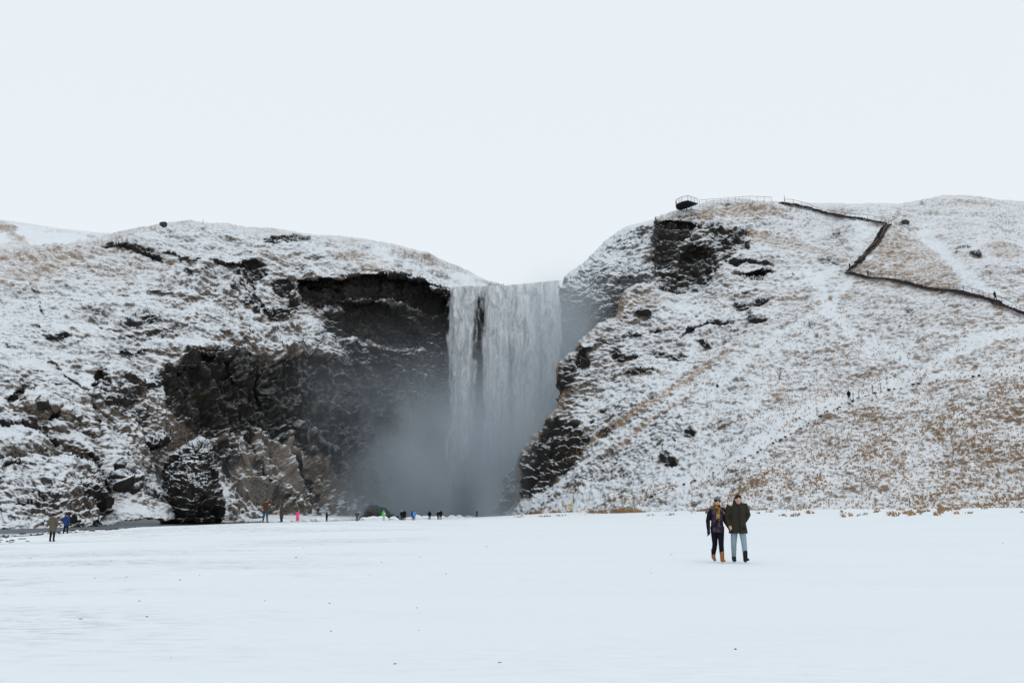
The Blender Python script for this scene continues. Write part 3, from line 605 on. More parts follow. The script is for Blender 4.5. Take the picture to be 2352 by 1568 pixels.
def ground_z(x, y):
    x = np.asarray(x, float); y = np.asarray(y, float)
    yy = np.maximum(y, 0.5)
    z = _G(x / 10, np.clip(yy, 0, 235) / 10)
    u = CU + FPX * x / (yy * 1.0) * (CP + 0.16 * SP)       # pixel column of a point near the ground
    P = np.stack([x, y, 0 * x], -1)
    z = z + 0.05 * fbm(P, 14, 3, 401, .5, (1.6, 1, 1)) + 0.018 * fbm(P, 1.6, 3, 405, .5, (2.4, 1, 1))
    sd = y - shore(u) + 1.6 * fbm(P, 6, 3, 411) + 0.6 * fbm(P, 1.4, 2, 415)
    near = np.minimum(z, z * 0 + 9)
    bed = WATER_Z - 0.9
    t = sstep(-1.0, 1.2, sd)
    bank = np.where(u < 620, sstep(-6, -0.5, sd), 0)                        # the low bank at the left
    zb = near * (1 - bank) + bank * np.minimum(near, WATER_Z + 0.22 + 0.12 * fbm(P, 1.2, 2, 421))
    z = zb * (1 - t) + bed * t
    m = in_poly(u + 10 * fbm(P, 9, 2, 431), y, BAR) & (sd > 2)
    d, _, _ = line_dist(u / 6, y, [(a / 6, b) for a, b in BAR], True)
    z = np.where(m, np.maximum(z, bed + np.minimum(d, 26) * 0.035 + 0.75 * sstep(0, 3, d) + 0.5 * sstep(0, 1.2, d)), z)
    return z

def snow_field():
    us = np.concatenate([np.linspace(-1500, -60, 60), np.arange(-57, 2412, 4.0), np.linspace(2415, 3900, 60)])
    ds = np.concatenate([np.geomspace(1.2, 60, 330), np.linspace(60.3, 250, 330)[0:], [262, 275]])
    U, D = np.meshgrid(us, ds)
    X = (U - CU) / FPX * D
    Z = ground_z(X, D)
    n0, n1 = U.shape
    i = np.arange(n0 * n1).reshape(n0, n1)
    me = mesh_from('snow_field', np.stack([X, D, Z], -1).reshape(-1, 3), np.stack([i[:-1, :-1].ravel(), i[:-1, 1:].ravel(), i[1:, 1:].ravel(), i[1:, :-1].ravel()], 1))
    t = NT('field_snow')
    P = t.pos()
    z = t.n('SeparateXYZ'); t.put(z.inputs[0], P)
    low = t.ramp(z.outputs[2], WATER_Z + 0.05, WATER_Z + 0.4)                    # wet stones at the water's edge
    st = t.noise(t.scaled(P, (0.5, 1.0, 1.0)), 1.6, 5, 0.65)
    bare = t.math('MULTIPLY', t.ramp(st, 0.50, 0.60), t.math('SUBTRACT', 1.0, low))
    under = t.ramp(z.outputs[2], WATER_Z - 0.05, WATER_Z + 0.06)
    scour = t.noise(t.scaled(P, (0.055, 0.14, 1)), 1.0, 5, 0.62, 0.3)            # wind-scoured patches where the ground shows through
    speck = t.noise(t.scaled(P, (1.6, 4.5, 1)), 1.0, 5, 0.75)
    xx = t.ramp(z.outputs[0], -1.5, -9.0)
    dirt = t.math('MULTIPLY', t.math('MULTIPLY', t.ramp(scour, 0.44, 0.60), t.ramp(speck, 0.44, 0.66)), t.math('MULTIPLY_ADD', xx, 0.55, 0.08))
    sn = t.mix(t.noise(t.scaled(P, (0.12, 0.3, 1)), 1.0, 4), (0.745, 0.795, 0.835), (0.785, 0.83, 0.865))
    c = t.mix(dirt, sn, (0.20, 0.19, 0.17))
    c = t.mix(bare, c, (0.035, 0.036, 0.038))
    c = t.mix(under, (0.03, 0.033, 0.036), c)
    b1 = t.noise(t.scaled(P, (0.7, 1.3, 1)), 1.1, 7, 0.6)
    M = t.done(t.bsdf(c, 0.85, 0.15, bump=b1, bstr=0.25, bdist=0.10))
    tag(link('snow_field', me, M), kind='structure')
snow_field()

def river():
    us = np.linspace(-1200, 1420, 130); ds = np.linspace(66, 268, 120)
    U, D = np.meshgrid(us, ds)
    X = (U - CU) / FPX * D
    n0, n1 = U.shape; i = np.arange(n0 * n1).reshape(n0, n1)
    me = mesh_from('river', np.stack([X, D, 0 * D + WATER_Z], -1).reshape(-1, 3), np.stack([i[:-1, :-1].ravel(), i[:-1, 1:].ravel(), i[1:, 1:].ravel(), i[1:, :-1].ravel()], 1))
    t = NT('river_water'); P = t.pos()
    w = t.noise(t.scaled(P, (0.8, 0.55, 1)), 1.6, 5, 0.6)
    foam = t.ramp(t.noise(t.scaled(P, (0.35, 0.5, 1)), 1.0, 6, 0.7), 0.62, 0.74, 0, 0.6)
    c = t.mix(foam, (0.030, 0.036, 0.042), (0.45, 0.48, 0.50))
    df = t.n('BsdfDiffuse'); t.put(df.inputs[0], t.mix(0.5, c, (0.13, 0.15, 0.165)))
    gl = t.n('BsdfGlossy'); gl.inputs['Roughness'].default_value = 0.28; gl.inputs[0].default_value = (0.8, 0.85, 0.9, 1)
    bp = t.n('Bump'); bp.inputs['Strength'].default_value = 0.9; bp.inputs['Distance'].default_value = 0.5
    t.put(bp.inputs['Height'], w); t.t.links.new(bp.outputs[0], gl.inputs['Normal']); t.t.links.new(bp.outputs[0], df.inputs['Normal'])
    b = t.n('MixShader'); b.inputs[0].default_value = 0.22
    t.t.links.new(df.outputs[0], b.inputs[1]); t.t.links.new(gl.outputs[0], b.inputs[2])
    tag(link('river', me, t.done(b)), kind='structure')
river()

# ---------------------------------------------------------------- waterfall
def fall_material(seed, dens, soft):
    t = NT('falling_water')
    uvn = t.n('UVMap', uv_map='fall')
    s = t.n('SeparateXYZ'); t.put(s.inputs[0], uvn.outputs[0])
    x, h = s.outputs[0], s.outputs[1]                 # metres across, metres fallen
    cmb = t.n('CombineXYZ'); t.put(cmb.inputs[0], x); t.put(cmb.inputs[1], t.math('MULTIPLY', t.math('POWER', h, 0.8), 1.0)); cmb.inputs[2].default_value = seed * 7.7
    V = cmb.outputs[0]
    thread = t.noise(t.scaled(V, (1.5, 0.085, 1)), 1.0, 5, 0.6, 0.2)
    clump = t.noise(t.scaled(V, (0.34, 0.13, 1)), 1.0, 5, 0.6, 0.6)
    tuft = t.noise(t.scaled(V, (0.55, 0.34, 1)), 1.0, 6, 0.66, 1.0)
    band = t.n('Attribute', attribute_name='dens', attribute_type='GEOMETRY').outputs['Fac']
    k = t.math('MULTIPLY_ADD', thread, 0.6, t.math('MULTIPLY', clump, 1.1))
    k = t.math('MULTIPLY_ADD', tuft, 1.4, k)
    k = t.math('ADD', k, t.math('MULTIPLY_ADD', band, 1.5, dens - 2.10))
    a = t.ramp(k, 0.0, soft)
    alpha = t.math('MULTIPLY', a, t.ramp(h, 62, 40, 0.15, 0.95))
    col = t.mix(t.ramp(t.math('MULTIPLY_ADD', tuft, .6, t.math('MULTIPLY', thread, .4)), .38, .62), (0.66, 0.71, 0.75), (0.985, 0.99, 0.995))
    d = t.n('BsdfDiffuse'); t.put(d.inputs[0], col)
    bp = t.n('Bump'); bp.inputs['Strength'].default_value = 0.8; bp.inputs['Distance'].default_value = 0.8
    t.put(bp.inputs['Height'], k); t.t.links.new(bp.outputs[0], d.inputs['Normal'])
    tl = t.n('BsdfTranslucent'); t.put(tl.inputs[0], col)
    m1 = t.n('MixShader'); m1.inputs[0].default_value = 0.4
    t.t.links.new(d.outputs[0], m1.inputs[1]); t.t.links.new(tl.outputs[0], m1.inputs[2])
    tr = t.n('BsdfTransparent')
    m2 = t.n('MixShader'); t.put(m2.inputs[0], alpha)
    t.t.links.new(tr.outputs[0], m2.inputs[1]); t.t.links.new(m1.outputs[0], m2.inputs[2])
    t.t.links.new(m2.outputs[0], t.out.inputs[0])
    return t.mat

LIP_U = [1028, 1040, 1060, 1080, 1110, 1122, 1160, 1200, 1240, 1275, 1292]
LIP_V = [664, 660, 657, 656, 657, 656, 655, 652, 648, 644, 643]
def waterfall():
    top = pix(1160, 655, 258.0)
    root = empty('waterfall', (float(top[0]), 257.0, WATER_Z), 0, 'tall wide white waterfall dropping over the cliff into grey mist', 'waterfall')
    # (name, first column, last column, depth, outward throw, seed, density, softness, gap centres)
    sheets = [('water_curtain', 1026, 1136, 257.5, 5.0, 1, .10, .62), ('water_curtain', 1094, 1294, 257.5, 5.5, 2, .16, .60),
              ('water_curtain', 1028, 1116, 256.6, 6.6, 3, -.10, .45), ('water_curtain', 1112, 1184, 256.4, 7.0, 4, -.06, .42), ('water_curtain', 1166, 1293, 256.6, 6.4, 5, -.14, .50),
              ('water_curtain', 1029, 1112, 255.8, 8.2, 6, -.30, .36), ('water_curtain', 1114, 1180, 255.6, 8.6, 7, -.26, .36), ('water_curtain', 1172, 1292, 255.8, 7.8, 8, -.34, .42)]
    for name, u0, u1, d0, throw, seed, dens, soft in sheets:
        nu, nh = max(40, int((u1 - u0) * 1.1)), 300
        us = np.linspace(u0, u1, nu)
        lip = pix(us, np.interp(us, LIP_U, LIP_V), d0)
        s = np.linspace(-0.05, 1, nh)[:, None]            # below 0: the river arriving at the lip
        sp = np.clip(s, 0, 1)
        z0 = lip[None, :, 2]
        fallen = sp ** 1.25 * (z0 - WATER_Z + 0.6)
        x = lip[None, :, 0] + 0 * s; y = d0 - throw * np.sqrt(np.clip(fallen, 0, 99) / 62.0) + np.clip(-s, 0, 1) * 420
        z = z0 - fallen + 0.25 * sstep(0, 0.05, -s)
        xm = float(lip[:, 0].mean())
        x = xm + (x - xm) * (1 + 0.05 * sp)
        Q = np.stack([x + 0 * s, y + 0 * x, z], -1)
        W = np.stack([x * 1.0, fallen ** 0.62 * 1.0 + 0 * x, 0 * x + seed * 3.1], -1)
        amp = 0.25 + 1.1 * sp
        Q[..., 1] -= amp * (0.8 * fbm(W, 2.2, 4, 500 + seed, .6, (1, 2.2, 1)) + 0.5 * fbm(W, .7, 2, 520 + seed, .6, (1, 2, 1)))
        Q[..., 0] += 0.35 * amp * fbm(W, 1.8, 3, 540 + seed)
        # density across: threads thin out at the edges of each stream, a dark gap between the two main streams
        uc = us[None, :] + 0 * s
        wob = fbm(W, 4.0, 4, 560 + seed, .6)
        e = np.minimum(uc - u0, u1 - uc) / 18.0
        edge = sstep(-.1, 1.0, e + (0.5 + 0.9 * sp) * wob)
        gap = np.exp(-((uc - 1104 + 4 * sp - 5 * wob) / (11 + 4 * sp)) ** 2) * (0.16 + 0.34 * sstep(0.04, .22, sp))
        gap2 = np.exp(-((uc - 1172 - 8 * wob) / 9) ** 2) * 0.26 * sstep(.32, .6, sp)
        gap3 = np.exp(-((uc - 1150 - 6 * wob) / 5) ** 2) * 0.18 * sstep(.4, .7, sp)
        dn = np.clip(0.62 * edge - gap - gap2 - gap3 + 0.10 * sstep(1185, 1225, uc) * (1 - .4 * sp) + .06, 0, 1)
        n0, n1 = x.shape[0], nu
        i = np.arange(n0 * n1).reshape(n0, n1)
        faces = np.stack([i[:-1, :-1].ravel(), i[1:, :-1].ravel(), i[1:, 1:].ravel(), i[:-1, 1:].ravel()], 1)
        me = mesh_from(name, Q.reshape(-1, 3) - np.array(root.location)[None], faces)
        at = me.attributes.new('dens', 'FLOAT', 'POINT'); at.data.foreach_set('value', dn.astype(np.float32).ravel())
        uv = me.uv_layers.new(name='fall')
        tv = np.stack([x, fallen + 0 * x], -1).reshape(-1, 2)
        li = np.empty(len(me.loops), np.int32); me.loops.foreach_get('vertex_index', li)
        uv.data.foreach_set('uv', tv[li].astype(np.float32).ravel())
        link(name, me, fall_material(seed, dens, soft), root)
waterfall()

# ---------------------------------------------------------------- drifting spray
def spray():
    lo = np.array([-62.0, 203.0, WATER_Z + .05]); hi = np.array([26.0, 258.0, 62.0])
    c = (lo + hi) / 2; h = (hi - lo) / 2
    v = np.array([(x, y, z) for x in (-1, 1) for y in (-1, 1) for z in (-1, 1)], float) * h
    f = np.array([(0, 1, 3, 2), (4, 6, 7, 5), (0, 4, 5, 1), (2, 3, 7, 6), (0, 2, 6, 4), (1, 5, 7, 3)])
    me = mesh_from('spray_mist', v, f, False)
    t = NT('spray')
    P = t.pos(); s = t.n('SeparateXYZ'); t.put(s.inputs[0], P)
    x, y, z = s.outputs
    nz = t.noise(t.scaled(P, (0.05, 0.05, 0.032)), 1.0, 4, 0.55, 0.4)
    hgt = t.math('SUBTRACT', z, WATER_Z)
    # widest at the foot of the fall, thinning upward and away from it
    dx = t.math('SUBTRACT', x, -3.0)
    side = t.math('POWER', t.math('ABSOLUTE', t.math('DIVIDE', dx, t.math('MULTIPLY_ADD', t.math('LESS_THAN', dx, 0.0), 30.0, 22.0))), 2.0)
    fz = t.math('EXPONENT', t.math('MULTIPLY', hgt, -1 / 26.0))
    fx = t.math('EXPONENT', t.math('MULTIPLY', side, -1.0))
    veil = t.math('MULTIPLY', t.math('EXPONENT', t.math('MULTIPLY', t.math('POWER', t.math('DIVIDE', t.math('SUBTRACT', x, 12.0), 9.0), 2.0), -1.0)), t.ramp(hgt, 70, 36, 0, 0.42))
    q = t.math('ADD', t.math('MULTIPLY', t.math('MULTIPLY', fz, t.ramp(hgt, 50, 14)), fx), veil)
    q = t.math('MULTIPLY', q, t.ramp(nz, 0.34, 0.64, 0.12, 1.6))
    # fades to nothing before the box ends
    for sock, a, b in ((x, -61.0, -40.0), (x, 25.0, 19.0), (y, 204.0, 222.0), (hgt, 62.0, 50.0)):
        q = t.math('MULTIPLY', q, t.ramp(sock, a, b))
    vol = t.n('VolumePrincipled')
    vol.inputs['Color'].default_value = (0.73, 0.80, 0.855, 1)
    vol.inputs['Anisotropy'].default_value = 0.1
    t.put(vol.inputs['Density'], t.math('MULTIPLY', q, 0.085))
    t.t.links.new(vol.outputs[0], t.out.inputs['Volume'])
    o = link('spray_mist', me, t.mat, loc=c)
    tag(o, kind='stuff')
spray()
# ---------------------------------------------------------------- things on the hills
def mat_plain(name, c, rough=0.6, metal=0.0, vary=0.25, scale=6.0):
    t = NT(name); p = t.pos()
    f = t.noise(p, scale, 4, 0.6)
    b = t.bsdf(t.mix(f, tuple(x * (1 - vary) for x in c), tuple(min(1, x * (1 + vary)) for x in c)), rough, 0.3)
    b.inputs['Metallic'].default_value = metal
    return t.done(b)
M_STEEL = mat_plain('galvanised_steel', (0.10, 0.105, 0.11), 0.5, 0.4)
M_DARK_STEEL = mat_plain('dark_steel', (0.025, 0.027, 0.03), 0.6, 0.3)
M_STAIR = mat_plain('rusty_tread_steel', (0.035, 0.024, 0.022), 0.8)
M_RAIL = mat_plain('weathered_rail', (0.075, 0.062, 0.055), 0.6)
M_PALE_RAIL = mat_plain('worn_rail', (0.24, 0.17, 0.14), 0.6)
M_WOOD = mat_plain('grey_post_wood', (0.16, 0.14, 0.12), 0.9)
M_ROPE = mat_plain('grey_rope', (0.22, 0.21, 0.2), 0.9)
M_STONE = mat_plain('dark_stone', (0.050, 0.046, 0.043), 0.9)
M_YELLOW = mat_plain('yellow_sign_paint', (0.70, 0.52, 0.03), 0.5, vary=.06)
M_TWIG = mat_plain('bare_twig', (0.11, 0.082, 0.068), 0.9)
M_ICE = mat_plain('old_snow', (0.76, 0.80, 0.83), 0.8, vary=.08, scale=2.0)

def box_pts(a, b, w, h, up=(0, 0, 1)):
    """a beam from a to b: 8 corners"""
    a = np.array(a, float); b = np.array(b, float); d = b - a; L = np.linalg.norm(d); d = d / max(L, 1e-6)
    up = np.array(up, float)
    s = np.cross(d, up)
    if np.linalg.norm(s) < 1e-3: s = np.cross(d, (0, 1, 0))
    s /= np.linalg.norm(s); n = np.cross(s, d)
    return [p + s * sx * w / 2 + n * sz * h / 2 for p in (a, b) for sx, sz in ((-1, -1), (1, -1), (1, 1), (-1, 1))]
BOXF = [(0, 3, 2, 1), (4, 5, 6, 7), (0, 1, 5, 4), (1, 2, 6, 5), (2, 3, 7, 6), (3, 0, 4, 7)]
class MB:
    def __init__(self): self.v, self.f = [], []
    def beam(self, a, b, w, h=None, up=(0, 0, 1)):
        n = len(self.v); self.v += box_pts(a, b, w, h or w, up); self.f += [tuple(i + n for i in q) for q in BOXF]; return self
    def build(self, name, mat, parent=None, origin=(0, 0, 0)):
        me = mesh_from(name, np.array(self.v) - np.array(origin), np.array(self.f), False)
        return link(name, me, mat, parent)

def smooth_line(pts, n=200, k=9, lift=0.0):
    pts = np.array(pts, float)
    d = np.r_[0, np.cumsum(np.linalg.norm(np.diff(pts, axis=0), axis=1))]
    t = np.linspace(0, d[-1], n)
    q = np.stack([np.interp(t, d, pts[:, i]) for i in range(3)], -1)
    z = np.pad(q[:, 2], (k, k), 'edge'); ker = np.ones(2 * k + 1) / (2 * k + 1)
    q[:, 2] = np.convolve(z, ker, 'valid') + lift
    return q, d[-1]

POST_ME = {}
def post(parent, base, h, w, mat, origin, name='post'):
    key = (round(h, 2), round(w, 3), mat.name)
    if key not in POST_ME:
        m = MB().beam((0, 0, 0), (0, 0, h), w); me = mesh_from(name, np.array(m.v), np.array(m.f), False); me.materials.append(mat); POST_ME[key] = me
    o = bpy.data.objects.new(name, POST_ME[key]); COL.objects.link(o); o.parent = parent
    o.location = np.array(base) - np.array(origin)
    return o

def dense(px):
    """pixel polyline -> surface points on the right hill"""
    out = []
    for (u0, v0), (u1, v1) in zip(px[:-1], px[1:]):
        n = max(2, int(math.hypot(u1 - u0, v1 - v0) / 6))
        for k in range(n):
            p = R_at(u0 + (u1 - u0) * k / n, v0 + (v1 - v0) * k / n)
            if p is not None: out.append(p)
    p = R_at(*px[-1])
    if p is not None: out.append(p)
    return out

def staircase(px, label, rail_gaps, side, mat_rail):
    q, L = smooth_line(dense(px), 400, 14, 0.45)
    org = q[0].copy()
    root = empty('hillside_staircase', org, 0, label, 'staircase', 'flights of the hillside staircase')
    n = int(L / 0.55)
    idx = np.linspace(0, 399, n + 1).astype(int)
    st = MB()
    for a, b in zip(idx[:-1], idx[1:]):
        p, r = q[a], q[b]
        d = (r - p); d[2] = 0; d /= max(np.linalg.norm(d), 1e-6)
        s = np.array([-d[1], d[0], 0]) * 0.75
        m = (p + r) / 2; m = np.array([m[0], m[1], max(p[2], r[2])])
        st.beam(m - s, m + s, 0.42, 0.10)
    st.build('treads', M_STAIR, root, org)
    for sg in (-1, 1):
        vs, fs = [], []
        for k, a in enumerate(range(0, 400, 4)):
            lo, hi = max(a - 6, 0), min(a + 6, 399)
            d = q[hi] - q[lo]; d[2] = 0; d /= max(np.linalg.norm(d), 1e-6); n_ = np.array([-d[1], d[0], 0]) * sg
            for off, zz in ((.77, .02), (.84, .02), (.84, -.28), (.77, -.28)): vs.append(q[a] + n_ * off + (0, 0, zz))
            if k:
                m = 4 * (k - 1)
                for r in range(4): fs.append((m + r, m + (r + 1) % 4, m + 4 + (r + 1) % 4, m + 4 + r))
        fs += [(0, 1, 2, 3), tuple(len(vs) - 4 + r for r in (3, 2, 1, 0))]
        link('stringer', mesh_from('stringer', np.array(vs) - org, np.array(fs), False), M_STAIR, root)
    for f0, f1 in rail_gaps:
        a, b = int(f0 * 399), int(f1 * 399)
        ids = np.linspace(a, b, max(3, int((b - a) / 399 * L / 2.6))).astype(int)
        rl = MB(); prev = None
        for i in ids:
            j = min(i + 3, 399); k = max(i - 3, 0)
            d = q[j] - q[k]; d[2] = 0; d /= max(np.linalg.norm(d), 1e-6); s = np.array([-d[1], d[0], 0]) * 0.85 * side
            base = q[i] + s - (0, 0, .3)
            post(root, base, 1.35, 0.07, M_RAIL, org)
            tp = base + (0, 0, 1.35)
            if prev is not None: rl.beam(prev, tp, 0.07)
            prev = tp
        rl.build('handrail', mat_rail, root, org)
    return q
STAIR_LOW = staircase([(2400, 745), (2352, 725), (2319, 714), (2275, 693), (2231, 683), (2187, 671), (2150, 670), (2137, 668), (2100, 658), (2039, 643), (2008, 645), (1948, 629)],
          'lowest dark staircase flight running right from the hikers across the hillside', [(0, .10), (.12, .22), (.24, .42), (.46, .68), (.72, .97)], -1, M_RAIL)
STAIR_MID = staircase([(1948, 628), (1969, 609), (1999, 575), (2012, 563), (2030, 530), (2041, 518)], 'steep brown middle flight of the staircase climbing towards the ridge', [(0.02, .48), (.52, .98)], -1, M_PALE_RAIL)
STAIR_TOP = staircase([(2038, 519), (1980, 506), (1932, 500), (1883, 489), (1862, 482), (1837, 477), (1793, 469)], 'uppermost staircase flight crossing the brown slope below the ridge', [(.02, .27), (.30, .50), (.52, .72), (.75, .98)], 1, M_RAIL)

def platform():
    zf = float(pix(1580, 461, 246.0)[2])
    cor = [(1580, 461), (1566, 464), (1554, 469.5), (1552, 475), (1555, 480.5), (1565, 482), (1586, 475), (1603, 468)]
    pts = []
    for u, v in cor:
        D = pixz(u, v, zf); pts.append(pix(u, v, D))
    pts = np.array(pts); c = pts.mean(0)
    root = empty('viewing_platform', c, 0, 'dark steel viewing platform with mesh railing jutting from the cliff top', 'platform')
    n = len(pts)
    vs = np.concatenate([pts - c, pts - c + (0, 0, .14)])
    bm = bmesh.new(); bv = [bm.verts.new(p) for p in vs]
    bm.faces.new(bv[:n][::-1]); bm.faces.new(bv[n:])
    for i in range(n): bm.faces.new((bv[i], bv[(i + 1) % n], bv[n + (i + 1) % n], bv[n + i]))
    bmesh.ops.recalc_face_normals(bm, faces=bm.faces)
    me = bpy.data.meshes.new('deck'); bm.to_mesh(me); bm.free()
    link('deck', me, M_DARK_STEEL, root)
    # joists under the deck
    ylo, yhi = pts[:, 1].min(), pts[:, 1].max()
    P2 = pts[:, :2]
    for k in range(11):
        y = ylo + (yhi - ylo) * (k + .5) / 11
        xs = []
        for i in range(n):
            (x1, y1), (x2, y2) = P2[i], P2[(i + 1) % n]
            if (y1 > y) != (y2 > y): xs.append(x1 + (x2 - x1) * (y - y1) / (y2 - y1))
        if len(xs) >= 2:
            MB().beam((min(xs), y, zf - .10), (max(xs), y, zf - .10), .12, .2).build('joist', M_DARK_STEEL, root, c)
    for fx in (.35, .55, .8):
        x = pts[:, 0].min() + (np.ptp(pts[:, 0])) * fx
        MB().beam((x, yhi - 2.5, zf - .1), (x + .2, yhi - .5, zf - 4.5), .18).build('strut', M_DARK_STEEL, root, c)
    # railing round the edge
    ring = [7, 0, 1, 2, 3, 4, 5]
    top = MB(); mid = MB()
    for a, b in zip(ring[:-1], ring[1:]):
        pa, pb = pts[a], pts[b]
        top.beam(pa + (0, 0, 1.35), pb + (0, 0, 1.35), .08); 
        for hh in (.3, .55, .8, 1.05): mid.beam(pa + (0, 0, hh), pb + (0, 0, hh), .022)
        m = max(1, int(np.linalg.norm(pb - pa) / 1.1))
        for k in range(m):
            post(root, pa + (pb - pa) * k / m + (0, 0, .1), 1.28, .07, M_DARK_STEEL, c, 'railing_post')
    top.build('top_rail', M_DARK_STEEL, root, c); mid.build('railing_wires', M_STEEL, root, c)
platform()

def ridge_fence():
    rail = [(1606, 459.5), (1656, 456), (1690, 452.8), (1720, 450.6), (1772, 452.6)]
    D = 253.0
    org = pix(1606, 470, D)
    root = empty('ridge_handrail', org, 0, 'thin handrail on posts along the skyline beside the viewing platform', 'railing')
    m = MB(); us = np.linspace(1606, 1772, 11); prev = None
    for u in us:
        v = np.interp(u, [a for a, _ in rail], [b for _, b in rail])
        t = pix(u, v, D)
        post(root, t - (0, 0, 2.2), 2.2, .06, M_STEEL, org)
        if prev is not None:
            m.beam(prev, t, .07); m.beam(prev - (0, 0, .5), t - (0, 0, .5), .03)
        prev = t
    m.build('handrail', M_STEEL, root, org)
ridge_fence()

def pole(u, v, h, w, D, label, mat=M_WOOD):
    p = pix(u, v, D)
    m = MB().beam((0, 0, -1.2), (0, 0, h), w).beam((-w * .8, 0, h - .12), (w * .8, 0, h - .12), w * .6)
    o = m.build('marker_pole', mat); o.location = p
    tag(o, label, 'pole')
pole(1802, 464, 1.7, .10, 251, 'thin dark pole on the right skyline past the handrail')
pole(466, 516, 1.3, .09, 256, 'thin slanting marker pole alone on the left skyline')
pole(2072, 519, 1.8, .10, 236, 'marker pole beside the top of the steep staircase flight')

def blob(name, loc, size, mat, seed, label=None, cat=None, group=None, parent=None, res=2, flat=.35):
    bm = bmesh.new(); bmesh.ops.create_icosphere(bm, subdivisions=res, radius=1)
    P = np.array([v.co[:] for v in bm.verts]); k = 1 + flat * fbm(P + seed * 3.7, .9, 3, seed)
    for v, kk in zip(bm.verts, k): v.co = Vector((v.co.x * size[0] * kk, v.co.y * size[1] * kk, v.co.z * size[2] * kk))
    me = bpy.data.meshes.new(name); bm.to_mesh(me); bm.free()
    for p in me.polygons: p.use_smooth = res > 2
    o = link(name, me, mat, parent, loc)
    return tag(o, label, cat, group)
p_ = pix(376, 518, 247); blob('ridge_stone', p_ + (0, 0, .2), (.95, .8, .75), M_STONE, 5, 'lone grey block sitting on the left skyline', 'rock')
p_ = R_at(2080, 514); blob('hillside_stone', p_ + (0, 0, .3), (1.1, .8, .6), M_STONE, 7, 'dark round stone next to the marker pole above the staircase', 'rock')

# stone edging of the lower path
def stone_edging():
    q = dense([(1470, 1150), (1560, 1118), (1640, 1086), (1700, 1058), (1760, 1028), (1830, 990), (1900, 951), (1950, 927), (1990, 910), (2040, 896), (2100, 884), (2190, 872), (2352, 850)])
    q, L = smooth_line(q, 500, 3, 0.0)
    org = q[0].copy()
    root = empty('stone_edging', org, 0, 'row of small dark stones edging the snowy path up the right slope', 'stones')
    rnd = random.Random(5)
    protos = []
    for k in range(5):
        o = blob('stone', (0, 0, 0), (.30, .24, .18), M_STONE, 20 + k, parent=root, res=1, flat=.5); protos.append(o)
    n = int(L / 1.15); c = 0
    for k in range(n):
        if rnd.random() < .12 + (.45 if k > n * .72 else 0): continue
        p = q[int(k / n * 499)]
        o = protos[c] if c < 5 else protos[c % 5].copy()
        if c >= 5: COL.objects.link(o); o.parent = root
        o.location = p - org + np.array((rnd.uniform(-.25, .25), rnd.uniform(-.25, .25), .12)); o.rotation_euler = (rnd.uniform(-.3, .3), rnd.uniform(-.3, .3), rnd.uniform(0, 6))
        s = rnd.uniform(.5, 1.25); o.scale = (s * 1.2, s, s); c += 1
stone_edging()

# rope fences
def rope_fence(posts, label, h=1.15, ground=None):
    base = [R_at(u, v) if ground is None else ground(u, v) for u, v in posts]
    base = [b for b in base if b is not None]
    org = base[0].copy()
    root = empty('rope_fence', org, 0, label, 'fence')
    for b in base: post(root, b - (0, 0, .25), h + .25, .085, M_WOOD, org)
    for a, b in zip(base[:-1], base[1:]):
        m = MB(); prev = a + (0, 0, h - .08)
        for k in range(1, 9):
            t = k / 8; p = a + (b - a) * t + np.array((0, 0, h - .08 - .35 * 4 * t * (1 - t)))
            m.beam(prev, p, .028); prev = p
        m.build('rope', M_ROPE, root, org)
rope_fence([(1794, 1165), (1905, 1167), (2010, 1164), (2090, 1166)], 'rope fence on thin posts behind the walking couple')
rope_fence([(1277, 1146), (1318, 1148), (1354, 1146)], 'short rope fence on posts above the yellow sign', 1.4)
rope_fence([(1878, 955), (1960, 918), (1972, 912), (2005, 903), (2022, 895)], 'rope fence with scattered posts along the snowy hillside path', 1.2)

def sign(u, v, w, h, legs, mat, name, label, cat):
    p = R_at(u, v)
    root = empty(name, p, 0, label, cat)
    m = MB().beam((-w / 2, 0, legs + h / 2), (w / 2, 0, legs + h / 2), .04, h, (0, 0, 1)); m.build('sign_panel', mat, root)
    fr = MB().beam((-w / 2 + .02, -.03, legs + h * .62), (w / 2 - .02, -.03, legs + h * .62), .02, .05); fr.build('sign_stripe', M_DARK_STEEL, root)
    for s in (-1, 1): MB().beam((s * w * .38, .03, -.3), (s * w * .38, .03, legs + h), .05).build('leg', M_WOOD, root)
sign(1309.5, 1168, .62, .48, .42, M_YELLOW, 'warning_sign', 'small yellow sign on two legs at the foot of the right slope', 'sign')
sign(1262, 1151, .36, .4, .75, mat_plain('brown_sign_paint', (.12, .07, .05), .7), 'trail_sign', 'small brown sign on legs uphill from the yellow sign', 'sign')

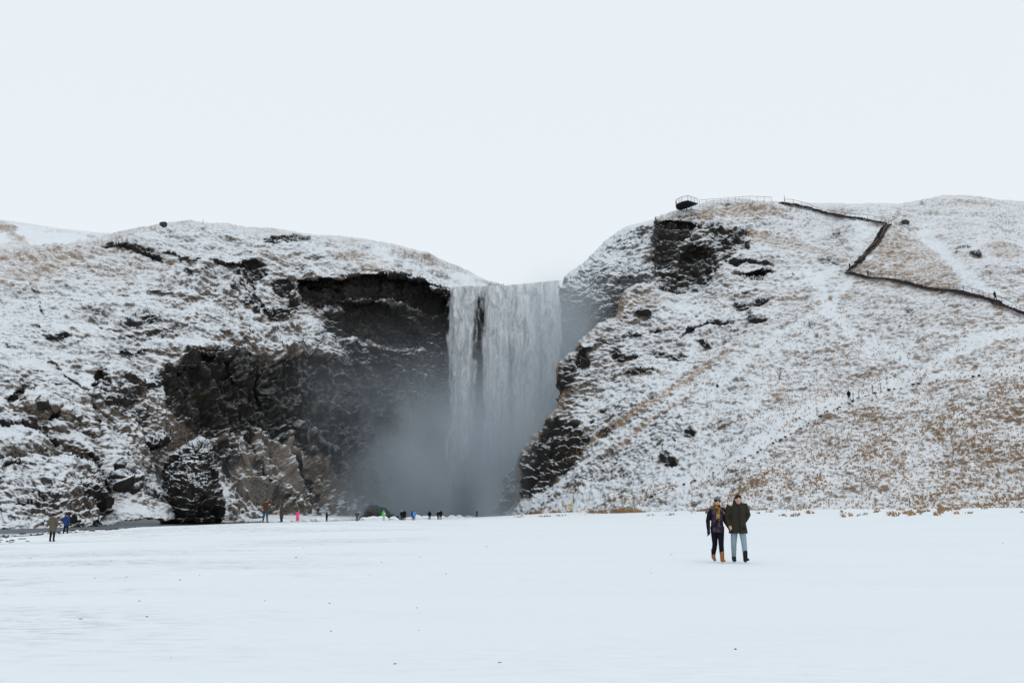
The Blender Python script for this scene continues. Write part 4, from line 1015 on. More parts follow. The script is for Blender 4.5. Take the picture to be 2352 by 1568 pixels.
# bare shrubs
def shrub(p, h, spread, seed, label, n=16):
    rnd = random.Random(seed); vs, fs = [], []
    def twig(a, d, L, w, lev):
        b = a + d * L
        s = np.cross(d, (rnd.uniform(-1, 1), rnd.uniform(-1, 1), .3)); s /= np.linalg.norm(s) + 1e-9; s2 = np.cross(d, s)
        k = len(vs)
        for q, ww in ((a, w), (b, w * .55)):
            for j in range(3):
                an = j * 2.094; vs.append(q + (s * math.cos(an) + s2 * math.sin(an)) * ww)
        for j in range(3): fs.append((k + j, k + (j + 1) % 3, k + 3 + (j + 1) % 3, k + 3 + j))
        if lev:
            for _ in range(rnd.choice((2, 3))):
                e = d + np.array((rnd.gauss(0, .45), rnd.gauss(0, .45), rnd.gauss(.12, .3))); e /= np.linalg.norm(e)
                twig(a + d * L * rnd.uniform(.45, 1), e, L * rnd.uniform(.5, .8), w * .6, lev - 1)
    for _ in range(n):
        d = np.array((rnd.gauss(0, spread), rnd.gauss(0, spread), 1.0)); d /= np.linalg.norm(d)
        twig(np.array((rnd.gauss(0, .12), rnd.gauss(0, .12), -.1)), d, h * rnd.uniform(.3, .5), .022, 3)
    me = mesh_from('bare_shrub', np.array(vs), np.array(fs), False)
    o = link('bare_shrub', me, M_TWIG, loc=p); tag(o, label, 'shrub', 'bare shrubs on the right slope')
for i, (u, v, h, sp, lb, n) in enumerate([(1792, 872, 3.0, .18, 'tall slim bare shrub on the open snow slope', 8), (2089, 720, 1.6, .7, 'low spreading bare shrub below the lowest staircase flight', 22), (1494, 918, 2.2, .4, 'bare shrub left of the diagonal brown band', 14), (1862, 752, 1.8, .3, 'small bare shrub at the top of the diagonal brown band', 10),
                                          (1215, 1184, 1.6, .7, 'bare bush at the left toe of the right slope', 16), (1880, 775, 1.6, .4, 'faint bare shrub on the snow just right of the brown band', 10), (1304, 1008, 2.0, .5, 'frosted bare shrub on the rocky edge beside the mist', 12)]):
    shrub(R_at(u, v) if v < 1180 else pix(u, v, 188), h, sp, 70 + i, lb, n)
for i, (u, v, h, lb) in enumerate([(665, 775, 4.0, 'wispy bare bush on the snowy ledge left of the dark cave'), (690, 800, 4.5, 'bare bush hanging below the snowy ledge by the cave'), (745, 790, 4.0, 'bare bush against the snow right under the cave mouth')]):
    p = L_at(u, v); shrub(p, h, .3, 90 + i, lb, 12)

# ---------------------------------------------------------------- dead grass: blades in clumps
def mat_grass():
    t = NT('dead_grass'); P = t.pos()
    c = t.mix(t.noise(P, 1.7, 3, .7), (0.23, 0.13, 0.068), (0.52, 0.335, 0.19))
    return t.done(t.bsdf(c, 0.9, 0.1))
M_GRASS = mat_grass()
def tufts(name, spots, seed):
    """spots: (x, y, z, height, blades)"""
    rng = np.random.default_rng(seed); V, F = [], []
    for (x, y, z, h, n) in spots:
        n = int(n)
        an = rng.uniform(0, 6.283, n); r = rng.uniform(0, .55, n) * h * .6
        bx, by = x + np.cos(an) * r, y + np.sin(an) * r
        lean = rng.normal(0, .35, (n, 2)) + np.stack([np.cos(an), np.sin(an)], 1) * .35 + np.array([-.25, -.1])
        L = h * rng.uniform(.6, 1.15, n); w = rng.uniform(.018, .038, n) * (1 + h)
        sx, sy = -np.sin(an + .7) * w, np.cos(an + .7) * w
        b0 = np.stack([bx - sx, by - sy, np.full(n, z - .08)], 1); b1 = np.stack([bx + sx, by + sy, np.full(n, z - .08)], 1)
        m = np.stack([bx + lean[:, 0] * L * .35, by + lean[:, 1] * L * .35, z + L * .62], 1)
        tp = np.stack([bx + lean[:, 0] * L * .95, by + lean[:, 1] * L * .95, z + L * .82], 1)
        k = sum(len(q) for q in V)
        off = np.stack([sx, sy, 0 * sx], 1) * .6
        V.append(np.stack([b0, b1, m + off, m - off, tp + off * .15, tp - off * .15], 1).reshape(-1, 3))
        i = k + np.arange(n)[:, None] * 6
        F.append(np.concatenate([i + np.array([0, 1, 2, 3]), i + np.array([3, 2, 4, 5])], 0))
    me = mesh_from(name, np.concatenate(V), np.concatenate(F), False)
    return tag(link(name, me, M_GRASS), kind='stuff')
def hill_tufts():
    U, V, need, GP, GN, GG = R_grid
    rng = np.random.default_rng(8)
    ok = need & (V > 700) & (U < 2420) & (GG > .2)
    ii = np.argwhere(ok)
    w = (GG[ok] - .1) * np.clip((V[ok] - 650) / 400, .1, 1.2)
    cl = fbm(GP[ok], 5.0, 3, 771)                                     # tussocks gather
    w = w * (.35 + sstep(-.35, .6, cl))
    pick = rng.choice(len(ii), 9000, replace=False, p=w / w.sum())
    sp = []
    for k in pick:
        p = GP[tuple(ii[k])]; sp.append((p[0], p[1], p[2], rng.uniform(.18, .42), rng.integers(4, 9)))
    tufts('hillside_grass', sp, 9)
hill_tufts()
def bank_tufts():
    rng = np.random.default_rng(12); sp = []
    def row(u0, u1, v0, v1, n, hmin, hmax, D0, D1, clump=1.0):
        cs = np.sort(rng.uniform(u0, u1, max(3, int(n / 14))))
        for k in range(n):
            c0 = rng.choice(cs); du = rng.normal(0, 6 * clump); u = c0 + du; t = (u - u0) / (u1 - u0)
            D = D0 + (D1 - D0) * t + rng.normal(0, .8)
            v = v0 + (v1 - v0) * t + rng.normal(0, 1.1)
            p = pix(u, v, D); z = float(ground_z(np.array([p[0]]), np.array([p[1]]))[0])
            q = R_at(u, v)
            zz = max(z, q[2] - (q[1] - p[1]) * .55 if q is not None else z)
            hh = (hmin + (hmax - hmin) * math.exp(-(du / (5 * clump)) ** 2)) * rng.uniform(.55, 1.1); sp.append((p[0], p[1], zz, hh * .8, 9))
    row(1220, 1275, 1166, 1164, 70, .5, 1.2, 192, 186); row(1270, 1320, 1167, 1167, 24, .3, .8, 184, 180, 2)
    row(1355, 1430, 1167, 1165, 90, .5, 1.2, 172, 163); row(1425, 1460, 1166, 1170, 60, .8, 1.5, 163, 158); row(1460, 1760, 1168, 1164, 150, .2, .6, 156, 128, 2); row(1600, 1760, 1164, 1161, 90, .2, .5, 142, 128, 2)
    def scat(u0, u1, D0, D1, n, hmin, hmax):
        cu = rng.uniform(u0, u1, max(3, n // 5)); cd = rng.uniform(D0, D1, len(cu))
        for k in range(n):
            i_ = rng.integers(len(cu)); D = cd[i_] + rng.normal(0, .5); u = cu[i_] + rng.normal(0, 5)
            x = (u - CU) / FPX * D; z = float(ground_z(np.array([x]), np.array([D]))[0])
            sp.append((x, D, z, rng.uniform(hmin, hmax), rng.integers(4, 10)))
    scat(1480, 1760, 112, 132, 60, .12, .35); scat(1790, 1880, 100, 116, 34, .15, .42); scat(1900, 2200, 94, 114, 110, .12, .45); scat(2030, 2190, 92, 104, 70, .2, .55); scat(2200, 2360, 92, 108, 20, .1, .25); scat(1190, 1450, 150, 185, 60, .15, .4)
    row(1790, 2240, 1168, 1163, 80, .1, .3, 120, 112, 3)
    tufts('bank_grass', sp, 13)
bank_tufts()

# ---------------------------------------------------------------- stones at the water, lumps of old snow
def scatter_stones(name, n, fn, seed, mat):
    rng = np.random.default_rng(seed)
    bm = bmesh.new(); bmesh.ops.create_icosphere(bm, subdivisions=1, radius=1)
    S = np.array([v.co[:] for v in bm.verts]); T = np.array([[v.index for v in f.verts] for f in bm.faces]); bm.free()
    V, F = [], []
    for k in range(n):
        x, y, s = fn(rng)
        z = float(ground_z(np.array([x]), np.array([y]))[0])
        if z < WATER_Z - .1: continue
        a = rng.uniform(0, 6.28); ca, sa = math.cos(a), math.sin(a)
        q = S * np.array([s * rng.uniform(.8, 1.9), s * rng.uniform(.7, 1.2), s * rng.uniform(.3, .6)]) * rng.uniform(.75, 1.25, (len(S), 1))
        q = np.stack([q[:, 0] * ca - q[:, 1] * sa, q[:, 0] * sa + q[:, 1] * ca, q[:, 2]], 1)
        F.append(T + len(V) * len(S)); V.append(q + np.array([x, y, z + s * .05]))
    me = mesh_from(name, np.concatenate(V), np.concatenate(F), False)
    tag(link(name, me, mat), kind='stuff')
def _bank(rng):
    u = rng.uniform(-120, 430); t = rng.uniform(0, 1) ** 1.3
    D = shore(u) - 1.5 - t * (24 + 8 * math.sin(u * .03)) * np.clip((430 - u) / 300, .2, 1)
    return (u - CU) / FPX * D, D, rng.uniform(.06, .20)
scatter_stones('bank_stones', 420, _bank, 31, M_STONE)
def _peb(rng):
    D = rng.uniform(7.5, 42); u = rng.choice([rng.uniform(-40, 2300), rng.normal(780, 130), rng.normal(250, 140)])
    return (u - CU) / FPX * D, D, rng.uniform(.007, .024) * (.6 + D / 40)
scatter_stones('pebbles', 48, _peb, 33, M_STONE)

def snow_lumps():
    rng = np.random.default_rng(41)
    spots = [(726, 1196), (738, 1197), (762, 1196), (839, 1191), (847, 1192), (858, 1190.5), (868, 1191), (878, 1189.5), (890, 1190), (900, 1189), (906, 1191), (936, 1190), (942, 1188.5), (958, 1190), (965, 1189), (972, 1188), (979, 1190), (995, 1190), (1003, 1189), (1018, 1189.5), (1027, 1190), (1040, 1190.5), (1052, 1190), (1064, 1190.5), (1078, 1190)]
    for k, (u, v) in enumerate(spots):
        D = float(shore(u)) + rng.uniform(-.5, 2.0)
        p = pix(u, v, D); s = rng.uniform(.45, .85) * D / 175
        blob('snow_lump', (p[0], p[1], WATER_Z + .12 + s * .3), (s * 1.4, s, s * .75), M_ICE, 100 + k, 'white lump of frozen snow along the water edge before the fall', 'snow lump', 'snow lumps along the far water edge', res=2)
snow_lumps()
# ---------------------------------------------------------------- people
def tube(pts, rad, n=12, flat=False):
    """closed tapered tube; rad entries are r or (side, front)"""
    P = np.array(pts, float); V, F = [], []
    m = len(P)
    rr = [(r, r) if not isinstance(r, tuple) else r for r in rad]
    ext_p, ext_r = [], []
    d0 = P[0] - P[1]; d0 /= np.linalg.norm(d0); d1 = P[-1] - P[-2]; d1 /= np.linalg.norm(d1)
    a0 = min(rr[0]); a1 = min(rr[-1])
    for k, s in ((.85, .45), (.5, .82)) if not flat else ():
        ext_p.append(P[0] + d0 * a0 * k); ext_r.append((rr[0][0] * s, rr[0][1] * s))
    ext_p += list(P); ext_r += rr
    for k, s in ((.5, .82), (.85, .45)):
        ext_p.append(P[-1] + d1 * a1 * k); ext_r.append((rr[-1][0] * s, rr[-1][1] * s))
    Q = np.array(ext_p)
    for i in range(len(Q)):
        t = Q[min(i + 1, len(Q) - 1)] - Q[max(i - 1, 0)]; t /= np.linalg.norm(t) + 1e-9
        side = np.array((1.0, 0, 0)) if abs(t[0]) < .8 else np.array((0, 0, 1.0))
        side = side - t * (side @ t); side /= np.linalg.norm(side); fr = np.cross(t, side)
        for k in range(n):
            a = 2 * math.pi * k / n
            V.append(Q[i] + side * math.cos(a) * ext_r[i][0] + fr * math.sin(a) * ext_r[i][1])
    L = len(Q)
    for i in range(L - 1):
        for k in range(n):
            a, b = i * n + k, i * n + (k + 1) % n
            F.append((a, b, b + n)); F.append((a, b + n, a + n))
    c0 = len(V); V.append(Q[0] + d0 * (0 if flat else a0 * .12)); c1 = len(V); V.append(Q[-1] + d1 * a1 * .12)
    for k in range(n):
        F.append((c0, (k + 1) % n, k)); F.append((c1, (L - 1) * n + k, (L - 1) * n + (k + 1) % n))
    return np.array(V), np.array(F)

_ico = None
def ball(c, r, tilt=0.0):
    global _ico
    if _ico is None:
        bm = bmesh.new(); bmesh.ops.create_icosphere(bm, subdivisions=3, radius=1)
        _ico = (np.array([v.co[:] for v in bm.verts]), np.array([[v.index for v in f.verts] for f in bm.faces])); bm.free()
    V = _ico[0] * np.array(r)
    if tilt:
        ca, sa = math.cos(tilt), math.sin(tilt); V = np.stack([V[:, 0], V[:, 1] * ca - V[:, 2] * sa, V[:, 1] * sa + V[:, 2] * ca], 1)
    return V + np.array(c), _ico[1]

def fuse(name, pieces, voxel, mat, parent, smooth_it=2):
    """many overlapping closed pieces -> one continuous skin"""
    V, F, k = [], [], 0
    for v, f in pieces:
        V.append(v); F.append(f + k); k += len(v)
    me = mesh_from('raw', np.concatenate(V), np.concatenate(F))
    tmp = bpy.data.objects.new('raw', me); COL.objects.link(tmp)
    m = tmp.modifiers.new('r', 'REMESH'); m.mode = 'VOXEL'; m.voxel_size = voxel; m.use_smooth_shade = True
    if smooth_it:
        s = tmp.modifiers.new('s', 'SMOOTH'); s.factor = .5; s.iterations = smooth_it
    dg = bpy.context.evaluated_depsgraph_get()
    out = bpy.data.meshes.new_from_object(tmp.evaluated_get(dg))
    bpy.data.objects.remove(tmp); bpy.data.meshes.remove(me)
    out.name = name
    out.materials.clear()
    return link(name, out, mat, parent)

def hand(w, d, s, out):
    """palm and five fingers hanging from wrist w along d; out = side the thumb leaves from"""
    w = np.array(w, float); d = np.array(d, float); d /= np.linalg.norm(d); o = np.array(out, float); o -= d * (o @ d); o /= np.linalg.norm(o) + 1e-9
    nrm = np.cross(d, o)
    ps = [tube([w - d * .02 * s, w + d * .045 * s, w + d * .085 * s], [.030 * s, (.040 * s), .036 * s], 10)]
    for k, L in enumerate((.062, .074, .070, .055)):
        b = w + d * .085 * s + o * (.027 - .018 * k) * s
        m = b + d * L * .5 * s + nrm * .012 * s; e = b + d * L * .85 * s + nrm * .040 * s
        ps.append(tube([b - d * .02 * s, b, m, e], [.0095 * s, .0095 * s, .009 * s, .0075 * s], 8))
    b = w + d * .035 * s + o * .034 * s; m = b + (d * .6 + o * .8) * .03 * s; e = m + (d * .95 + o * .15) * .03 * s
    ps.append(tube([b - o * .015 * s, b, m, e], [.013 * s, .0125 * s, .0115 * s, .009 * s], 8))
    return ps

SKIN = cloth('skin', (0.55, 0.34, 0.27), .08, .55, 30)
_mats = {}
def cm(c, vary=.2, scale=16.0):
    k = (tuple(round(x, 3) for x in c), vary, scale)
    if k not in _mats: _mats[k] = cloth('cloth_%d' % len(_mats), c, vary, .92, scale)
    return _mats[k]

STAND = dict(LE=(-.25, .02, 1.14), LW=(-.245, -.06, .88), RE=(.25, .02, 1.14), RW=(.245, -.06, .88), LK=(-.10, -.01, .48), LA=(-.11, .02, .09), RK=(.10, -.01, .48), RA=(.11, .02, .09))
POCKET = dict(STAND, LE=(-.30, .05, 1.14), LW=(-.22, -.10, .96), RE=(.30, .05, 1.14), RW=(.22, -.10, .96))
PHOTO = dict(STAND, LE=(-.34, -.12, 1.36), LW=(-.12, -.24, 1.56), RE=(.34, -.12, 1.40), RW=(.12, -.24, 1.58))
WALK = dict(STAND, LK=(-.10, -.12, .49), LA=(-.12, -.16, .12), RK=(.10, .02, .48), RA=(.11, .22, .14))
WIDE = dict(STAND, LK=(-.14, 0, .48), LA=(-.19, .02, .09), RK=(.14, 0, .48), RA=(.19, .02, .09))

def person(loc, H, rz, label, pose=STAND, coat=(.02, .02, .02), hem=.70, flare=1.0, legs=(.015, .015, .018), boots=(.02, .018, .016), hat=None, hair=None, long_hair=False, hood=False, scarf=None,
           group=None, voxel=.02, boot_h=.2, coat_mat=None, leg_mat=None, gloves=None, head_tilt=0.0, head_off=(0, 0, 0), fine=False, bulk=1.0, collar=False, bag=None, boot_mat=None, name='person', hat_mat=None, scarf_mat=None, shoulder=.19, foot_dir=((0, -1), (0, -1))):
    s = H / 1.75
    root = empty(name, loc, rz, label, 'person', group)
    A = lambda p: np.array(p, float) * s
    J = {k: A(v) for k, v in pose.items()}
    LS, RS = A((-shoulder, .01, 1.43)), A((shoulder, .01, 1.43)); LH, RH = A((-.09, 0, .93)), A((.09, 0, .93))
    HC = A((0, -.02, 1.635)) + np.array(head_off); nk = A((0, .01, 1.50))
    tl = head_tilt
    # body: one skin
    B = [tube([A((0, 0, .90)), A((0, 0, 1.05)), A((0, 0, 1.25)), A((0, .01, 1.40)), nk], [(.15 * s, .105 * s), (.135 * s, .10 * s), (.16 * s, .11 * s), (.15 * s, .09 * s), (.06 * s, .06 * s)], 16),
         tube([A((0, .01, 1.42)), nk, HC - A((0, -.01, .06))], [.062 * s, .056 * s, .055 * s], 12), ball(HC, (.078 * s, .096 * s, .112 * s), tl)]
    f = np.array((0, -math.cos(tl), -math.sin(tl))); up = np.array((0, -math.sin(tl), math.cos(tl)))
    B.append(ball(HC + f * .035 * s - up * .055 * s, (.058 * s, .058 * s, .058 * s), tl))                 # jaw
    B.append(tube([HC + f * .088 * s + up * .012 * s, HC + f * .112 * s - up * .022 * s], [.009 * s, .016 * s], 8))   # nose
    for sx in (-1, 1): B.append(ball(HC + np.array((sx * .079 * s, 0, 0)) - up * .008 * s, (.012 * s, .02 * s, .03 * s), tl))
    for S_, E, W in ((LS, J['LE'], J['LW']), (RS, J['RE'], J['RW'])):
        B.append(tube([S_, (S_ + E) / 2, E, (E + W) / 2, W], [.055 * s, .048 * s, .041 * s, .038 * s, .028 * s]))
        if gloves is None:
            d = W - E; inn = np.array((-np.sign(S_[0]) * .2, -1.0, 0.0)); B += hand(W, d, s, inn)
    for h, K, N_ in ((LH, J['LK'], J['LA']), (RH, J['RK'], J['RA'])):
        B.append(tube([h, (h + K) / 2, K, (K * .6 + N_ * .4), N_], [.088 * s, .072 * s, .056 * s, .054 * s, .038 * s]))
    for N_, fd in ((J['LA'], foot_dir[0]), (J['RA'], foot_dir[1])):
        F3 = np.array((fd[0], fd[1], 0.0)); B.append(tube([N_ - (0, 0, .03 * s), N_ + F3 * .07 * s - (0, 0, .045 * s)], [.036 * s, .028 * s]))
    fuse('body', B, voxel * .8, SKIN, root, 1)
    # trousers
    g = .016 * s
    T = [tube([A((0, 0, .88)), A((0, 0, 1.02))], [(.165 * s, .125 * s), (.155 * s, .115 * s)], 14)]
    for h, K, N_ in ((LH, J['LK'], J['LA']), (RH, J['RK'], J['RA'])):
        T.append(tube([h, (h + K) / 2, K, K * .6 + N_ * .4, N_ + (0, 0, .04 * s)], [.088 * s + g, .074 * s + g, .056 * s + g, .052 * s + g, .040 * s + g]))
    fuse('trousers', T, voxel, leg_mat or cm(legs), root, 1)
    # boots
    for N_, fd in ((J['LA'], foot_dir[0]), (J['RA'], foot_dir[1])):
        F3 = np.array((fd[0], fd[1], 0.0)); tip = fd[2] if len(fd) > 2 else 0.0
        fuse('boot', [tube([N_ + (0, 0, (boot_h - .09) * s), N_ + (0, 0, .02 * s), N_ - (0, 0, .045 * s)], [.062 * s, .058 * s, .055 * s]),
                      tube([N_ - F3 * .035 * s - (0, 0, .045 * s), N_ + F3 * .09 * s - (0, 0, .04 * s) + (0, 0, tip * .6), N_ + F3 * .17 * s - (0, 0, .055 * s) + (0, 0, tip)], [.046 * s, (.048 * s, .042 * s), (.042 * s, .032 * s)])], voxel * .7, boot_mat or cm(boots), root, 1)
    # coat
    b = bulk; hz = hem
    C = [tube([A((0, 0, hz)), A((0, 0, (hz + .95) / 2)), A((0, 0, .98)), A((0, 0, 1.12)), A((0, 0, 1.28)), A((0, .005, 1.40)), A((0, .01, 1.475))],
              [(.20 * s * flare * b, .165 * s * flare * b), (.195 * s * (flare * .5 + .5) * b, .16 * s * b), (.185 * s * b, .15 * s * b), (.175 * s * b, .14 * s * b), (.19 * s * b, .145 * s * b), (.18 * s * b, .12 * s * b), (.10 * s, .09 * s)], 20, True)]
    for S_, E, W in ((LS, J['LE'], J['LW']), (RS, J['RE'], J['RW'])):
        C.append(tube([A((S_[0] / s * .45, .01, 1.42)), S_, (S_ + E) / 2, E, (E + W) / 2, W * .93 + E * .07], [.085 * s * b, .079 * s * b, .070 * s * b, .064 * s * b, .057 * s * b, .049 * s * b], 14))
    if collar: C.append(tube([A((0, .01, 1.44)), A((0, .0, 1.50)), A((0, -.005, 1.56))], [(.13 * s, .115 * s), (.115 * s, .115 * s), (.11 * s, .12 * s)], 16))
    if hood == 'down': C.append(ball(A((0, .10, 1.46)), (.14 * s, .085 * s, .08 * s), .4))
    if hood == 'up': C.append(ball(HC + A((0, .03, .01)), (.115 * s, .12 * s, .14 * s)))
    ct = fuse('coat', C, voxel, coat_mat or cm(coat), root, 2)
    if gloves is not None:
        for S_, E, W in ((LS, J['LE'], J['LW']), (RS, J['RE'], J['RW'])):
            fuse('glove', hand(W, W - E, s * 1.15, np.array((-np.sign(S_[0]) * .2, -1.0, 0.0))), voxel * .5, cm(gloves), root, 1)
    if hair is not None:
        Hs = [ball(HC + f * -.018 * s + up * .030 * s, (.086 * s, .100 * s, .098 * s), tl)]
        if long_hair: Hs.append(tube([HC + A((0, .05, .02)), HC + A((0, .085, -.10)), HC + A((0, .08, -.20))], [(.085 * s, .05 * s), (.10 * s, .06 * s), (.09 * s, .04 * s)], 12))
        h_o = fuse('hair', Hs, min(voxel, .012), cm(hair, .35, 40), root, 1)
    if hat is not None:
        fuse('hat', [ball(HC + f * -.010 * s + up * .050 * s, (.090 * s, .105 * s, .085 * s), tl), tube([HC + up * .012 * s - f * .004, HC + up * .05 * s - f * .004], [(.092 * s, .108 * s), (.091 * s, .107 * s)], 18)], min(voxel, .012), hat_mat or cm(hat), root, 1)
    if scarf is not None:
        fuse('scarf', [tube([nk + A((0, -.01, -.05)), nk + A((0, -.015, .03))], [(.115 * s, .12 * s), (.10 * s, .105 * s)], 16), tube([A((.02, -.15, 1.44)), A((.0, -.19, 1.28)), A((-.01, -.185, 1.14))], [(.05 * s, .03 * s), (.055 * s, .025 * s), (.06 * s, .02 * s)], 10)], min(voxel, .014), scarf_mat or cm(scarf), root, 1)
    if bag is not None:
        fuse('shoulder_bag', [tube([A(bag[0]), A(bag[1])], [bag[2] * s, bag[2] * s], 12)], voxel, cm(bag[3]), root, 1)
    return root, HC, f, up, s

def gpos(u, v, D):
    p = pix(u, v, D); z = float(ground_z(np.array([p[0]]), np.array([p[1]]))[0])
    return (float(p[0]), float(p[1]), z + .015)

# the couple
def face(root, HC, f, up, s, brow, lips):
    M_EYE = cm((.02, .016, .014)); M_LIP = cm(lips)
    for sx in (-1, 1):
        c = HC + np.array((sx * .031 * s, 0, 0)) + f * .088 * s + up * .004 * s
        fuse('eye', [ball(c, (.012 * s, .008 * s, .006 * s))], .004, M_EYE, root, 0)
        fuse('eyebrow', [tube([c + np.array((-.017 * s, 0, .018 * s)), c + np.array((.017 * s, 0, .019 * s))], [.0055 * s, .0055 * s], 8)], .004, cm(brow), root, 0)
    c = HC + f * .088 * s - up * .060 * s
    fuse('mouth', [tube([c + np.array((-.022 * s, .004, 0)), c, c + np.array((.022 * s, .004, 0))], [.006 * s, .0085 * s, .006 * s], 8)], .004, M_LIP, root, 0)

def tunic_mat():
    t = NT('marbled_tunic'); p = t.objpos(); sp = t.scaled(p, (9, 9, 4.5))
    n = t.noise(sp, 1.0, 4, .6, 1.2); m = t.noise(t.scaled(p, (14, 14, 7)), 1.0, 3, .6)
    c = t.mix(t.ramp(n, .42, .66), (.010, .008, .014), (.085, .045, .085)); c = t.mix(t.ramp(m, .58, .72, 0, .6), c, (.13, .10, .14))
    x = t.n('SeparateXYZ'); t.put(x.inputs[0], p)
    side = t.ramp(t.math('ABSOLUTE', x.outputs[0]), .125, .16)                 # black sleeves and side panels
    return t.done(t.bsdf(t.mix(side, c, (.006, .006, .009)), .85, .2))
def pattern_mat(name, a, b, c_, sc):
    t = NT(name); p = t.objpos(); n = t.noise(p, sc, 3, .6, .8); m = t.noise(t.scaled(p, (1, 1, 2)), sc * .7, 2, .5, .6)
    return t.done(t.bsdf(t.mix(t.ramp(m, .58, .64), t.mix(t.ramp(n, .46, .56), a, b), c_), .9, .1))
def jeans_mat():
    t = NT('light_jeans'); p = t.objpos(); x = t.n('SeparateXYZ'); t.put(x.inputs[0], p)
    n = t.noise(t.scaled(p, (20, 20, 60)), 1.0, 4, .6)
    fade = t.noise(t.scaled(p, (9, 9, 5)), 1.0, 3, .5)
    return t.done(t.bsdf(t.mix(fade, t.mix(n, (.13, .21, .29), (.20, .29, .37)), (.34, .40, .44)), .9, .15, bump=n, bstr=.5, bdist=.01))
def coat_green():
    t = NT('olive_parka'); p = t.objpos(); n = t.noise(p, 90, 3, .7); m = t.noise(t.scaled(p, (7, 7, 4)), 1.0, 4, .6, .5)
    return t.done(t.bsdf(t.mix(t.math('MULTIPLY_ADD', m, .5, t.math('MULTIPLY', n, .5)), (.014, .013, .010), (.050, .046, .034)), .9, .15, bump=m, bstr=.8, bdist=.05))

mp = gpos(1698, 1289, 27.0)
MAN = dict(LE=(-.285, .03, 1.13), LW=(-.235, -.10, .93), RE=(.285, .06, 1.20), RW=(.175, .02, 1.03), LK=(-.13, -.02, .47), LA=(-.115, .08, .105), RK=(.105, -.16, .49), RA=(.115, -.20, .105))
man, HC, f_, up_, s_ = person(mp, 1.80, 0, 'person in a long olive parka and light blue jeans walking with head bowed', MAN, hem=.735, flare=1.10, coat_mat=coat_green(), leg_mat=jeans_mat(), boots=(.018, .018, .02), boot_h=.26, hair=(.030, .020, .016), voxel=.010, fine=True,
                              head_tilt=.42, head_off=(.012, -.075, -.035), collar=True, bulk=1.13, shoulder=.205, foot_dir=((-.1, -1), (.14, -1, .04)), group='walking couple')
face(man, HC, f_, up_, s_, (.03, .02, .016), (.33, .13, .11))
_z = MB(); 
for k in range(8): _z.beam((.0, -.195 * s_ - .004 * (7 - abs(k - 3.5)), .78 + .09 * k), (.0, -.195 * s_ - .004 * (7 - abs(k - 2.5)), .78 + .09 * (k + 1)), .012, .012)
_z.build('zip_placket', cm((.008, .008, .007)), man)
MB().beam((.06, -.205, .90), (.19, -.165, .885), .02, .022).build('pocket_flap', cm((.010, .009, .007)), man)

wp_ = gpos(1650, 1288, 27.05)
WOM = dict(LE=(-.245, .03, 1.11), LW=(-.255, -.06, .86), RE=(.235, .05, 1.11), RW=(.305, -.09, .93), LK=(-.075, .02, .49), LA=(-.09, .20, .16), RK=(.065, -.13, .49), RA=(.075, -.16, .105))
woman, HC, f_, up_, s_ = person(wp_, 1.70, 0, 'person in a purple marbled tunic, mustard scarf and tan boots holding hands', WOM, hem=.80, flare=1.02, coat_mat=tunic_mat(), legs=(.006, .007, .010), boots=(.30, .125, .045), boot_h=.25, hat=(.02, .02, .024), hair=(.04, .03, .025), voxel=.010, fine=True,
                                head_off=(.02, 0, 0), scarf=(.35, .19, .03), scarf_mat=pattern_mat('patterned_scarf', (.33, .165, .018), (.025, .020, .014), (.32, .26, .19), 11), hat_mat=pattern_mat('patterned_hat', (.012, .012, .016), (.16, .17, .18), (.02, .02, .026), 9), gloves=(.012, .014, .018), bulk=.93, shoulder=.17, foot_dir=((0, -1, -.05), (.08, -1)), group='walking couple')
face(woman, HC, f_, up_, s_, (.05, .035, .025), (.42, .17, .15))
fuse('shawl', [tube([np.array((-.02, .02, 1.44)), np.array((-.14, .02, 1.42)), np.array((-.24, -.01, 1.36)), np.array((-.29, -.03, 1.30))], [(.07, .10), (.06, .12), (.05, .12), (.025, .10)], 14),
               tube([np.array((.05, -.11, 1.40)), np.array((.13, -.13, 1.33)), np.array((.19, -.12, 1.25))], [(.05, .04), (.05, .03), (.03, .02)], 10)], .012, pattern_mat('purple_shawl', (.055, .035, .050), (.20, .155, .15), (.30, .25, .20), 10), woman)

# the others, further off
B_ = math.pi
person(gpos(119, 1243, 64), 1.74, B_, 'person in a long khaki coat and dark hat seen from behind by the river', POCKET, (.115, .10, .072), .62, 1.02, hat=(.012, .016, .035), boots=(.012, .012, .012), hood='down', bulk=1.12, voxel=.016)
person(gpos(150, 1229.5, 82), 1.72, B_ - .2, 'person in a bright blue jacket and black hat walking along the river bank', dict(WIDE, LE=POCKET['LE'], LW=POCKET['LW'], RE=POCKET['RE'], RW=POCKET['RW']), (.022, .048, .17), .74, hat=(.008, .008, .012), hood='down', legs=(.010, .016, .026), voxel=.018)
bj, HC, f_, up_, s_ = person(gpos(609, 1200.2, 78), 1.78, B_ - .35, 'person in a rust brown jacket and blue jeans raising a camera', dict(PHOTO, LK=WIDE['LK'], LA=WIDE['LA'], RK=WIDE['RK'], RA=WIDE['RA'], LE=(-.36, -.10, 1.50), LW=(-.10, -.22, 1.66), RE=(.33, -.08, 1.28), RW=(.12, -.22, 1.56)), (.095, .030, .012), .93, hat=(.015, .04, .05), legs=(.030, .062, .105), boots=(.10, .12, .03), voxel=.018)
camp = np.array(bj.location) + np.array(Matrix.Rotation(B_ - .35, 3, 'Z') @ Vector((-.02, -.30, 1.66)))
co = fuse('held_camera', [tube([np.array((-.06, 0, 0)), np.array((.06, 0, 0))], [.045, .045], 10), tube([np.array((0, 0, 0)), np.array((0, .10, 0))], [.035, .038], 10)], .012, cm((.35, .36, .38)), None); co.location = camp; tag(co, 'small pale camera held up by the rust brown jacketed person', 'camera')
